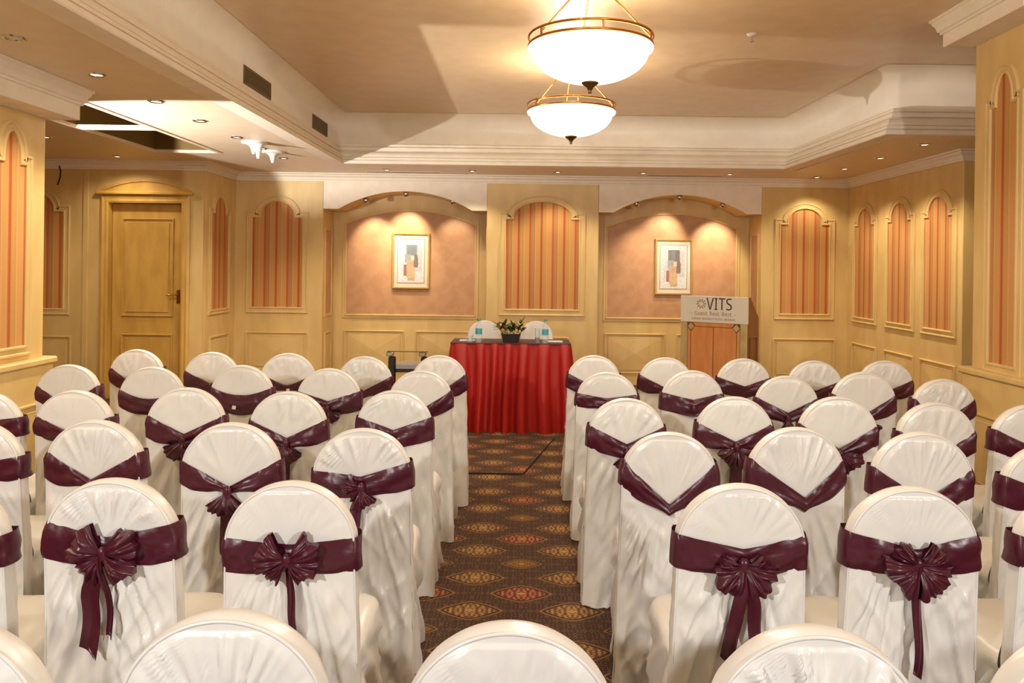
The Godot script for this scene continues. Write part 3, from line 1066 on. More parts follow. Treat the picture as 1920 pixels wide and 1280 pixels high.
func tumbler(at: Vector3, h: float, r: float, label: String, drink := false) -> void:
	var t := thing("drinking_glass", label, "glass", at, 0.0, "glasses on the red table")
	var st := new_st()
	lathe(st, PackedVector2Array([Vector2(0.0, 0.0), Vector2(r * 0.88, 0.0), Vector2(r * 0.9, 0.004), Vector2(r, h), Vector2(r - 0.002, h + 0.001), Vector2(r * 0.86, 0.010), Vector2(0.0, 0.009)]), 24)
	put("bowl", st, M.glass, t)
	if drink:
		st = new_st()
		lathe(st, PackedVector2Array([Vector2(0.0, 0.011), Vector2(r * 0.84, 0.011), Vector2(r * 0.88, 0.052), Vector2(0.0, 0.052)]), 20)
		put("drink", st, mat(Color(0.20, 0.08, 0.05), 0.2), t)

func planter(at: Vector3) -> void:
	var t := thing("potted_plant", "leafy green plant in a dark rectangular planter with white pebbles", "plant", at)
	var st := new_st()
	var lo := [Vector2(-0.075, -0.045), Vector2(0.075, -0.045), Vector2(0.075, 0.045), Vector2(-0.075, 0.045)]
	var ring := func(k: float, y: float) -> PackedVector3Array:
		var r := PackedVector3Array()
		for p in lo:
			r.append(Vector3(p.x * k, y, p.y * k))
		return r
	grid(st, [ring.call(0.01, 0.0), ring.call(1.0, 0.0), ring.call(1.22, 0.075), ring.call(1.27, 0.077), ring.call(1.27, 0.086), ring.call(1.15, 0.086), ring.call(1.14, 0.066), ring.call(0.01, 0.066)], true)
	put("planter_box", st, M.pot, t)
	var rng := RandomNumberGenerator.new()
	rng.seed = 44
	for k in 14:
		st = new_st()
		var r := rng.randf_range(0.007, 0.011)
		var c := Vector3(rng.randf_range(-0.075, 0.075), 0.082, rng.randf_range(0.0, 0.042))
		lathe(st, PackedVector2Array([Vector2(0, -r), Vector2(r, -r * 0.5), Vector2(r * 1.2, 0), Vector2(r, r * 0.5), Vector2(0, r * 0.7)]), 8, Transform3D(Basis.IDENTITY, c))
		put("pebble", st, M.white, t)
	# stems, each with a spray of pointed leaves
	var mats := [M.leaf, M.leaf, M.leaf_pale, M.leaf_dark, M.leaf_dark, M.leaf_red]
	for s in 13:
		var base := Vector3(lerpf(-0.075, 0.075, s / 12.0), 0.07, rng.randf_range(-0.02, 0.02))
		var tip := base + Vector3(base.x * 0.9 + rng.randf_range(-0.03, 0.03), rng.randf_range(0.05, 0.13), rng.randf_range(-0.03, 0.03))
		st = new_st()
		tube(st, PackedVector3Array([base, tip]), 0.002, 5)
		var stem := put("stem", st, M.leaf_dark, t)
		for k in 7:
			st = new_st()
			st.set_smooth_group(3)
			var f := rng.randf_range(0.35, 1.0)
			var o := base.lerp(tip, f)
			var an := rng.randf() * TAU
			var el := rng.randf_range(0.1, 1.1)
			if s == 7:
				el = rng.randf_range(0.8, 1.4)
			var dir := Vector3(cos(an) * cos(el), sin(el), sin(an) * cos(el))
			var side := dir.cross(Vector3.UP).normalized()
			var ln := rng.randf_range(0.06, 0.10)
			var rows := []
			for q in 6:
				var v := q / 5.0
				var wd := 0.015 * sin(PI * pow(v, 0.7)) + 0.0006
				var c := o + dir * ln * v + Vector3(0, -0.020 * v * v, 0)
				rows.append(PackedVector3Array([c - side * wd, c + Vector3(0, -0.003, 0), c + side * wd]))
			grid(st, rows)
			var lm: Material = mats[rng.randi() % 6] if s != 7 else M.leaf_dark
			put("leaf", st, lm, stem)

func podium() -> void:
	var t := thing("podium", "wooden podium with a pale VITS hotel sign, beside the alcove", "podium", P(2.09, 0, 8.55), -0.56)
	# local: front faces +z, width along x
	var w := 0.375
	var h := 1.275
	var st := new_st()
	var side := PackedVector2Array([Vector2(0, 0), Vector2(0, h), Vector2(-0.10, h), Vector2(-0.44, h - 0.24), Vector2(-0.44, 0)])   # z, y
	for s in [-1.0, 1.0]:
		st = new_st()
		var bt := Transform3D(Basis(Vector3(0, 0, 1), Vector3.UP, Vector3(-1, 0, 0)), Vector3(s * w, 0, 0))
		flat_poly(st, side, bt, 0.0)
		flat_poly(st, side, bt, s * 0.03)
		for k in side.size():
			var a := side[k]
			var b := side[(k + 1) % side.size()]
			quad(st, bt * Vector3(a.x, a.y, 0), bt * Vector3(b.x, b.y, 0), bt * Vector3(b.x, b.y, s * 0.03), bt * Vector3(a.x, a.y, s * 0.03))
		var sp := put("side_panel", st, M.wood_dark, t)
		st = new_st()
		sweep(st, rect_outline(-0.36, 0.15, -0.08, 0.84), true, PackedVector2Array([Vector2(0.0, 0), Vector2(0.0, 0.008), Vector2(-0.014, 0.008), Vector2(-0.014, 0)]), Transform3D(Basis(Vector3(0, 0, s * -1.0), Vector3.UP, Vector3(s, 0, 0)), Vector3(s * w, 0, 0)) * Transform3D(Basis.IDENTITY, Vector3(0.44 if s > 0 else 0.0, 0, 0)))
		put("panel_moulding", st, M.wood_dark, sp)
	st = new_st()
	box(st, Vector3(-w + 0.03, h - 0.26, -0.43), Vector3(w - 0.03, h - 0.23, -0.02), 0.004)
	put("desk_board", st, M.wood_dark, t)
	st = new_st()
	box(st, Vector3(-w, 0.0, -0.02), Vector3(-w + 0.075, 0.985, 0.012), 0.003)
	put("front_stile", st, M.birch, t)
	st = new_st()
	box(st, Vector3(w - 0.075, 0.0, -0.02), Vector3(w, 0.985, 0.012), 0.003)
	put("front_stile", st, M.birch, t)
	# inlaid front boards with clipped corners
	var id := Transform3D.IDENTITY
	for s in [-1.0, 1.0]:
		st = new_st()
		var o := PackedVector2Array([Vector2(0.004, 0.18), Vector2(0.05, 0.13), Vector2(0.245, 0.13), Vector2(0.255, 0.15), Vector2(0.255, 0.88), Vector2(0.215, 0.935), Vector2(0.004, 0.935)])
		if s < 0:
			for k in o.size():
				o[k].x = -o[k].x
			o.reverse()
		flat_poly(st, o, id, 0.010)
		sweep(st, o, true, PackedVector2Array([Vector2(0.0, 0.0), Vector2(0.0, 0.007), Vector2(-0.003, 0.010)]), id)
		put("front_board", st, M.wood, t)
		st = new_st()
		var e := PackedVector2Array([Vector2(0.262, 0.0), Vector2(0.296, 0.0), Vector2(0.296, 0.925), Vector2(0.262, 0.885)])
		if s < 0:
			for k in e.size():
				e[k].x = -e[k].x
			e.reverse()
		flat_poly(st, e, id, 0.010)
		sweep(st, e, true, PackedVector2Array([Vector2(0.0, 0.0), Vector2(0.0, 0.007), Vector2(-0.003, 0.010)]), id)
		put("edge_strip", st, M.wood, t)
		st = new_st()
		var dm := PackedVector2Array([Vector2(s * 0.256, 0.895), Vector2(s * 0.294, 0.938), Vector2(s * 0.256, 0.981), Vector2(s * 0.218, 0.938)])
		if s < 0:
			dm.reverse()
		flat_poly(st, dm, id, 0.010)
		put("corner_diamond", st, M.birch, t)
	st = new_st()
	flat_poly(st, PackedVector2Array([Vector2(-0.205, 0.942), Vector2(0.205, 0.942), Vector2(0.235, 0.982), Vector2(-0.235, 0.982)]), id, 0.010)
	put("top_strip", st, M.wood, t)
	st = new_st()
	flat_poly(st, PackedVector2Array([Vector2(0, 0.09), Vector2(0.045, 0.13), Vector2(0, 0.176), Vector2(-0.045, 0.13)]), id, 0.011)
	put("corner_diamond", st, M.birch, t)
	st = new_st()
	box(st, Vector3(-0.30, 0.0, -0.02), Vector3(0.30, 0.985, 0.002))
	put("front_backing", st, M.wood_dark, t)
	# the sign
	st = new_st()
	box(st, Vector3(-w - 0.004, 0.985, -0.02), Vector3(w + 0.004, h + 0.004, 0.016), 0.004)
	var sg := put("sign_board", st, M.sign, t)
	text(sg, "VITS", Vector3(0.065, 1.19, 0.0165), 0.125, M.ink, 0.86)
	text(sg, "\u2013 Guest. Rest. Best. \u2013", Vector3(0.0, 1.085, 0.0165), 0.040, M.gold_ink, 1.0)
	text(sg, "LUXURY BUSINESS HOTEL, MUMBAI", Vector3(0.0, 1.027, 0.0165), 0.022, M.gold_ink, 1.0)
	# pinwheel emblem: eight curved blades
	for k in 10:
		st = new_st()
		var a := TAU * k / 10.0
		var tt := Transform3D(Basis(Vector3.BACK, a), Vector3(-0.14, 1.192, 0.0168))
		flat_poly(st, PackedVector2Array([Vector2(0.016, 0.000), Vector2(0.036, -0.008), Vector2(0.056, 0.002), Vector2(0.052, 0.012), Vector2(0.036, 0.004)]), tt, 0.0)
		sweep(st, PackedVector2Array([Vector2(0.016, 0.000), Vector2(0.036, -0.008), Vector2(0.056, 0.002), Vector2(0.052, 0.012), Vector2(0.036, 0.004)]), true, PackedVector2Array([Vector2(0, -0.001), Vector2(0, 0)]), tt)
		put("emblem_blade", st, M.gold_ink, sg)

func text(parent: Node, words: String, at: Vector3, height: float, m: Material, squeeze: float) -> void:
	var tm := TextMesh.new()
	var f := SystemFont.new()
	f.font_names = PackedStringArray(["Droid Sans"])
	tm.font = f
	tm.text = words
	tm.font_size = 32
	tm.pixel_size = height / 23.0
	tm.depth = 0.002
	var o := put_mesh("lettering", tm, m, parent)
	o.position = at
	o.scale.x = squeeze

func trolley() -> void:
	var t := thing("equipment_trolley", "low black metal trolley with a grey shelf, beside the red table", "trolley", P(-0.97, 0, 6.45))
	var st := new_st()
	for x in [-0.13, 0.14]:
		st = new_st()
		box(st, Vector3(x - 0.028, 0.04, -0.03), Vector3(x + 0.028, 0.82, 0.03), 0.008)
		put("upright", st, M.black, t)
		st = new_st()
		box(st, Vector3(x - 0.045, 0.825, -0.05), Vector3(x + 0.01, 0.86, 0.035), 0.006)
		put("chrome_bracket", st, M.chrome, t)
		st = new_st()
		box(st, Vector3(x - 0.03, 0.0, -0.30), Vector3(x + 0.03, 0.04, 0.14), 0.008)
		put("foot", st, M.black, t)
	st = new_st()
	box(st, Vector3(-0.10, 0.69, -0.015), Vector3(0.11, 0.715, 0.015), 0.004)
	put("crossbar", st, M.black, t)
	st = new_st()
	box(st, Vector3(-0.10, 0.715, -0.26), Vector3(0.11, 0.75, 0.02), 0.006)
	put("shelf", st, M.grey, t)
	st = new_st()
	box(st, Vector3(-0.17, 0.861, 0.01), Vector3(0.17, 0.867, 0.03), 0.001)
	put("top_rail", st, M.rail, t)

# ------------------------------------------------------------------ chairs
const CH := 0.98       # height of a covered chair
const Y0 := 0.812      # where the arch springs

func half_w(y: float) -> float:
	if y > Y0:
		var f := clampf((y - Y0) / (CH - Y0), 0.0, 1.0)
		return 0.176 * sqrt(maxf(0.0, 1.0 - f * f))
	return 0.176 + 0.022 * pow(1.0 - y / Y0, 1.2)

func rear_z(y: float) -> float:
	# how far the rear of the cover stands out towards the room's back; chairs face away from the camera
	return 0.020 + 0.030 * smoothstep(0.35, CH, y) + 0.035 * pow(clampf(1.0 - y / 0.5, 0.0, 1.0), 1.5)

func ridge(n: float, k: float) -> float:
	return pow(1.0 - minf(1.0, absf(n) * k), 1.5)

func fold(x: float, y: float, s: float, pleat: float, knot_y: float) -> float:
	var f := 0.0
	if y > knot_y:
		# gathers running up from the knot
		var a := atan2(x, y - knot_y + 0.02)
		var r := Vector2(x, y - knot_y).length()
		var g := noise.get_noise_2d(a * 2.8 + s * 13.7, s * 3.1 + r * 1.5)
		var g1 := noise.get_noise_2d(a * 5.0 + s * 5.7, s * 1.1 + r)
		f += pleat * (1.6 * ridge(g, 3.0) + 0.8 * ridge(g1, 3.0)) * clampf((r - 0.03) / 0.09, 0.0, 1.0) * clampf((CH - y) / 0.05, 0.1, 1.0)
		f += 0.004 * noise.get_noise_2d(x * 5.0 + s, y * 4.0)
	else:
		var dn := knot_y - y
		var a2 := x / (0.13 + dn * 0.8)
		var g2 := noise.get_noise_2d(a2 * 4.2 + s * 9.1, dn * 1.3 + s)
		f += 0.016 * ridge(g2, 2.0) * clampf(dn / 0.15, 0.0, 1.0)
		# slanting pulls from the sash ends and the seat
		var g3 := noise.get_noise_2d((x + y * 0.55) * 7.0 + s * 5.0, (y - x * 0.3) * 1.9)
		var g4 := noise.get_noise_2d((x - y * 0.6) * 6.5 + s * 2.0, (y + x * 0.3) * 1.9 + s)
		f += 0.009 * ridge(g3, 2.2) + 0.008 * ridge(g4, 2.2) - 0.007
	return f

func make_cover(t: Node3D, s: float, pleat: float, knot_y: float, fine := false, cfg := {}) -> void:
	# back: a rear sheet down to the floor, a gusset over the rim, a front sheet down to the seat
	var st := new_st()
	var ny := 96 if fine else 46
	var nx := 64 if fine else 28
	var ys := PackedFloat32Array()
	for j in range(0, ny + 1):
		var v := float(j) / ny
		if v < 0.68:
			ys.append(lerpf(0.006, Y0, v / 0.68))
		else:
			ys.append(Y0 + (CH - Y0) * sin(PI / 2 * (v - 0.68) / 0.32))
	st.set_smooth_group(1)
	var rows := []
	var rim := PackedVector3Array()
	for j in ys.size():
		var y := ys[j]
		var hw := half_w(y)
		var row := PackedVector3Array()
		for i in range(0, nx + 1):
			var q := -1.0 + 2.0 * i / nx
			var x := q * hw
			var edge := clampf((1.0 - absf(q)) * hw / 0.03, 0.0, 1.0) if y < CH - 0.02 else 0.0
			var hem := 0.02 * (1.0 - smoothstep(0.0, 0.35, y)) * sin(q * 9.0 + s * 7.0) * 0.6
			var free := 1.0
			if cfg.has("top"):
				# the sash holds the cloth flat beneath it
				var e := band_y(q, cfg)
				free = maxf(smoothstep(0.0, 0.05, y - e[0]), smoothstep(0.0, 0.07, e[1] - y))
			row.append(Vector3(x, y, rear_z(y) + edge * (0.004 + free * fold(x, y, s, pleat, knot_y)) + hem))
		rows.append(row)
	grid(st, rows)
	# gusset from one hem corner over the top to the other
	var edge_pts := PackedVector3Array()
	for j in ys.size():
		edge_pts.append(rows[j][0])
	for j in range(ys.size() - 2, -1, -1):
		edge_pts.append(rows[j][nx])
	st.set_smooth_group(2)
	var g := []
	for k in range(0, 6):
		var f := k / 5.0
		var row := PackedVector3Array()
		for i in edge_pts.size():
			var p := edge_pts[i]
			var th := 0.052 if p.y > 0.5 else lerpf(0.075, 0.052, p.y / 0.5)
			var bulge := 0.006 * sin(PI * f)
			var out := Vector2(p.x, maxf(0.0, p.y - Y0)).normalized()
			var wob := 0.004 * noise.get_noise_2d(p.y * 9.0 + s * 4.0 + k, f * 3.0 + p.x * 4.0)
			row.append(Vector3(p.x + out.x * (bulge + wob), p.y + out.y * bulge, p.z - th * f))
		g.append(row)
	grid(st, g)
	# piping along both rims
	st.set_smooth_group(3)
	var last: PackedVector3Array = g[5]
	# front sheet
	rows = []
	for j in range(int(ny * 0.40), ys.size()):
		var row := PackedVector3Array()
		var a: Vector3 = last[j]
		var b: Vector3 = last[edge_pts.size() - 1 - j]
		for i in range(0, 9):
			row.append(a.lerp(b, i / 8.0) + Vector3(0, 0, -0.012 * sin(PI * i / 8.0) * clampf((CH - a.y) / 0.12, 0.0, 1.0)))
		rows.append(row)
	grid(st, rows, false, true)
	var bk := put("back_cover", st, M.satin, t)
	st = new_st()
	tube(st, edge_pts.slice(int(ny * 0.4), edge_pts.size() - int(ny * 0.4)), 0.0034, 6)
	put("piping", st, M.satin, bk)
	# seat: cushion top and a skirt falling to the floor on three sides
	st = new_st()
	st.set_smooth_group(1)
	var sw := 0.182
	var z0 := -0.045
	var z1 := -0.455
	var sy := 0.485
	var per := []      # outline of the seat: [point, outward]
	var rr := 0.07
	var nside := 22
	for i in nside:
		per.append([Vector2(-sw, lerpf(z0, z1 + rr, float(i) / nside)), Vector2(-1, 0)])
	for i in 7:
		var a := PI / 2 * i / 6.0
		per.append([Vector2(-sw + rr - rr * cos(a), z1 + rr - rr * sin(a)), Vector2(-cos(a), -sin(a))])
	for i in range(1, 16):
		per.append([Vector2(lerpf(-sw + rr, sw - rr, i / 16.0), z1), Vector2(0, -1)])
	for i in 7:
		var a := PI / 2 * i / 6.0
		per.append([Vector2(sw - rr + rr * sin(a), z1 + rr - rr * cos(a)), Vector2(sin(a), -cos(a))])
	for i in range(1, nside + 1):
		per.append([Vector2(sw, lerpf(z1 + rr, z0, float(i) / nside)), Vector2(1, 0)])
	rows = []
	var mid := Vector2(0, (z0 + z1) / 2.0)
	for k in range(0, 7):      # top, from the middle outwards
		var f := [0.0, 0.35, 0.62, 0.8, 0.9, 0.965, 1.0][k] as float
		var dy := [0.014, 0.013, 0.010, 0.004, -0.004, -0.014, -0.030][k] as float
		var row := PackedVector3Array()
		for e in per:
			var p: Vector2 = mid.lerp(e[0], f)
			if f > 0.0 and e[0].y >= z0 - 0.001:
				p.y = lerpf(mid.y, z0, f)
			row.append(Vector3(p.x, sy + dy + 0.004 * noise.get_noise_2d(p.x * 6.0 + s, p.y * 6.0), p.y))
		rows.append(row)
	var nv := 20
	for k in range(1, nv + 1):
		var v := float(k) / nv
		var y := lerpf(sy - 0.030, 0.004, v)
		var row := PackedVector3Array()
		for i in per.size():
			var p: Vector2 = per[i][0]
			var n2: Vector2 = per[i][1]
			# flutes: on the sides they fan out from the pinch beside the backrest
			var from_back := z0 - p.y
			var drop := sy - y
			var fan := atan2(from_back + 0.03, drop + 0.02)
			var fl := noise.get_noise_2d(fan * 5.0 + s * 3.0 + signf(p.x) * 7.0, drop * 1.4 + s)
			var fl2 := sin(fan * 17.0 + s * 5.0 + signf(p.x) * 2.0 + 2.0 * noise.get_noise_2d(s * 3.0, drop * 2.0))
			if n2.y < -0.5:
				fl = noise.get_noise_2d(p.x * 9.0 + s * 3.0, drop * 1.2)
				fl2 = sin(p.x * 38.0 + s * 3.0)
			var amp := 0.005 + 0.024 * pow(v, 0.7)
			var pinch := -0.018 * exp(-pow((from_back - 0.01) / 0.05, 2.0) - pow((v - 0.10) / 0.12, 2.0))
			var out := 0.002 + 0.006 * v + amp * (fl2 * 0.45 + fl * 1.1) + pinch
			row.append(Vector3(p.x + n2.x * out, y, p.y + n2.y * out))
		rows.append(row)
	grid(st, rows)
	put("seat_cover", st, M.satin, t)

func band_y(q: float, cfg: Dictionary) -> Array:
	# upper and lower edge of the sash at q in -1..1 across the back
	var a := absf(q)
	var edge_top: float = cfg.top + (cfg.get("skew", 0.0) as float) * q
	var bw: float = cfg.get("bw", 0.088)
	var dip: float = cfg.dip
	var up := edge_top - dip * (1.0 - pow(a, cfg.get("pw", 1.0) as float))
	var nw: float = cfg.get("nw", 0.5)      # width left at the knot
	var low := up - bw * lerpf(nw, 1.0, smoothstep(0.0, 0.8, a))
	return [up, low]

func make_sash(t: Node3D, s: float, cfg: Dictionary) -> void:
	var st := new_st()
	st.set_smooth_group(1)
	var rows := []
	var nq := 40
	var nb := 8
	var kx: float = cfg.get("kx", 0.0)
	# across the rear
	var ring := []
	for i in range(0, nq + 1):
		var q := -1.0 + 2.0 * i / nq
		var qq := q - kx * (1.0 - absf(q))
		var e := band_y(q, cfg)
		var row := PackedVector3Array()
		for b in range(0, nb + 1):
			var f := b / float(nb)
			var y := lerpf(e[0], e[1], f)
			var hw := half_w(y) + 0.006
			var near := 1.0 - smoothstep(0.0, 0.75, absf(q))
			var pl := 0.0045 * near * sin(f * 16.0 + s * 3.0 + absf(q) * 3.0) + 0.004 * noise.get_noise_2d(q * 3.0 + s * 5.0, f * 2.0 + s) + 0.003 * sin(f * 7.0 + q * 6.0 + s)
			var rol := -0.006 * pow(absf(f - 0.5) * 2.0, 4.0)
			row.append(Vector3(qq * hw, y, rear_z(y) + lerpf(0.016, 0.009, q * q) + 0.008 * near + pl + rol))
		ring.append(row)
	rows.append_array(ring)
	# round the side, across the front, back again
	var r_edge: PackedVector3Array = ring[nq]
	var l_edge: PackedVector3Array = ring[0]
	for k in range(1, 5):
		var row := PackedVector3Array()
		for b in range(0, nb + 1):
			var p := r_edge[b]
			var f := k / 4.0
			row.append(Vector3(p.x + 0.010 * sin(PI * f), p.y, lerpf(p.z, p.z - 0.078, f)))
		rows.append(row)
	var fr: PackedVector3Array = rows[rows.size() - 1]
	for k in range(1, 8):
		var row := PackedVector3Array()
		for b in range(0, nb + 1):
			var p := fr[b]
			var tx := l_edge[b]
			row.append(Vector3(lerpf(p.x, tx.x, k / 8.0), lerpf(p.y, tx.y, k / 8.0), p.z - 0.006 * sin(PI * k / 8.0)))
		rows.append(row)
	for k in range(4, -1, -1):
		var row := PackedVector3Array()
		for b in range(0, nb + 1):
			var p := l_edge[b]
			var f := k / 4.0
			row.append(Vector3(p.x - 0.010 * sin(PI * f), p.y, lerpf(p.z, p.z - 0.078, f)))
		rows.append(row)
	grid(st, rows, false, true)
	var sash := put("sash", st, M.sash, t)
	var e0 := band_y(0.0, cfg)
	var ky: float = (e0[0] + e0[1]) / 2.0
	var kp := Vector3(kx * -half_w(ky), ky, rear_z(ky) + 0.030)
	if cfg.has("label"):
		st = new_st()
		box(st, Vector3(-0.011, -0.010, 0), Vector3(0.011, 0.010, 0.002), 0.0008, Transform3D(Basis(Vector3.BACK, 0.2 * sin(s * 9.0)), kp + Vector3(cfg.label, -0.012, -0.004)))
		put("care_label", st, M.label, sash)
	if not cfg.has("bow"):
		return
	# knot
	st = new_st()
	st.set_smooth_group(1)
	var kr := []
	for j in range(0, 9):
		var v := j / 8.0
		var row := PackedVector3Array()
		var hh := 0.026
		for i in 14:
			var a := TAU * i / 14.0
			var w := (0.016 + 0.004 * cos(v * TAU)) * sin(PI * clampf(v * 0.94 + 0.03, 0, 1)) + 0.003
			row.append(kp + Vector3(cos(a) * w * (1.0 + 0.12 * sin(a * 5.0 + s)), (0.5 - v) * hh * 1.7, sin(a) * w * 0.75 + 0.004))
		kr.append(row)
	grid(st, kr, true)
	put("knot", st, M.sash, sash)
	# loops: pleated fans about the knot; each [from, to (degrees, 0 = right, 90 = up), radius]
	for lobe in cfg.bow:
		st = new_st()
		st.set_smooth_group(1)
		var a0: float = deg_to_rad(lobe[0])
		var a1: float = deg_to_rad(lobe[1])
		var rad: float = lobe[2]
		var np := 34
		var nr := 7
		var front := []
		var back := []
		for j in range(0, nr + 1):
			var f := j / float(nr)
			var rowf := PackedVector3Array()
			var rowb := PackedVector3Array()
			for i in range(0, np + 1):
				var u := i / float(np)
				var a := lerpf(a0, a1, u)
				var pleats := maxf(3.0, rad_to_deg(a1 - a0) / 17.0)
				var uw := u + 0.10 * noise.get_noise_2d(u * 2.5 + s * 7.0, lobe[0] * 0.07)
				var z := absf(fposmod(uw * pleats + s, 1.0) * 2.0 - 1.0)
				var rim_r := rad * (1.0 + 0.05 * (z - 0.5)) * (1.0 + 0.22 * noise.get_noise_2d(u * 1.8 + s * 3.0, lobe[0] * 0.1))
				var r := 0.008 + (rim_r - 0.008) * f
				var dome := 0.026 * sin(PI * minf(1.0, f * 0.8 + 0.05)) * (0.55 + 0.45 * sin(PI * u))
				var zz := dome * (1.0 + 0.5 * noise.get_noise_2d(u * 2.0 + s, f)) + (z - 0.5) * (0.012 + 0.010 * noise.get_noise_2d(u * 2.0 - s * 2.0, 3.0)) * f
				var d := Vector3(cos(a) * r, sin(a) * r, zz)
				rowf.append(kp + d + Vector3(0, 0, 0.006))
				rowb.append(kp + Vector3(d.x, d.y, -0.008 + 0.3 * zz))
			front.append(rowf)
			back.append(rowb)
		grid(st, front, false, false)
		grid(st, back, false, true)
		st.set_smooth_group(2)
		grid(st, [front[nr], back[nr]])
		put("bow_loop", st, M.sash, sash)
	# tails: [side shift, length, width, lean]
	for tl in cfg.get("tails", []):
		st = new_st()
		st.set_smooth_group(1)
		var nl := 18
		var nw := 6
		var fr2 := []
		var bk2 := []
		for j in range(0, nl + 1):
			var v := j / float(nl)
			var rowf := PackedVector3Array()
			var rowb := PackedVector3Array()
			for i in range(0, nw + 1):
				var u := i / float(nw) - 0.5
				var w: float = tl[2] * lerpf(0.45, 1.0, smoothstep(0.0, 0.35, v))
				var cut: float = tl[1] * v + (u * tl[2] * 0.8 * v * v)
				var y: float = kp.y - cut
				var x: float = kp.x + tl[0] * smoothstep(0.0, 0.5, v) + tl[3] * v * v + u * w + 0.004 * sin(v * 5.0 + s * 3.0)
				var z: float = maxf(rear_z(maxf(y, 0.0)), rear_z(kp.y) - 0.02) + 0.042 + 0.006 * sin(u * 5.0 + s + v * 2.0) + 0.007 * sin(v * 7.0 + s * 2.0)
				rowf.append(Vector3(x, y, z))
				rowb.append(Vector3(x, y, z - 0.0025))
			fr2.append(rowf)
			bk2.append(rowb)
		grid(st, fr2, false, true)
		grid(st, bk2)
		grid(st, [fr2[nl], bk2[nl]])
		put("tail", st, M.sash, sash)

func row_depth(px: float, py: float) -> float:
	# how far off a chair of the usual height stands when its crown shows at this pixel of the photograph
	return (1.59 - CH) * 1450.0 / (py - (498.0 + 0.013 * (px - 985.0)))

func chair_at(x: float, d: float, tall: float, turn: float, cfg: Dictionary, label: String, seed_: float) -> void:
	var t := thing("banquet_chair", label, "chair", P(x, 0, d + 0.05), turn, "satin-covered chairs in rows")
	t.scale.y = tall
	make_cover(t, seed_, cfg.get("pleat", 0.003), cfg.top - cfg.dip - 0.01, d < 3.2, cfg)
	make_sash(t, seed_, cfg)

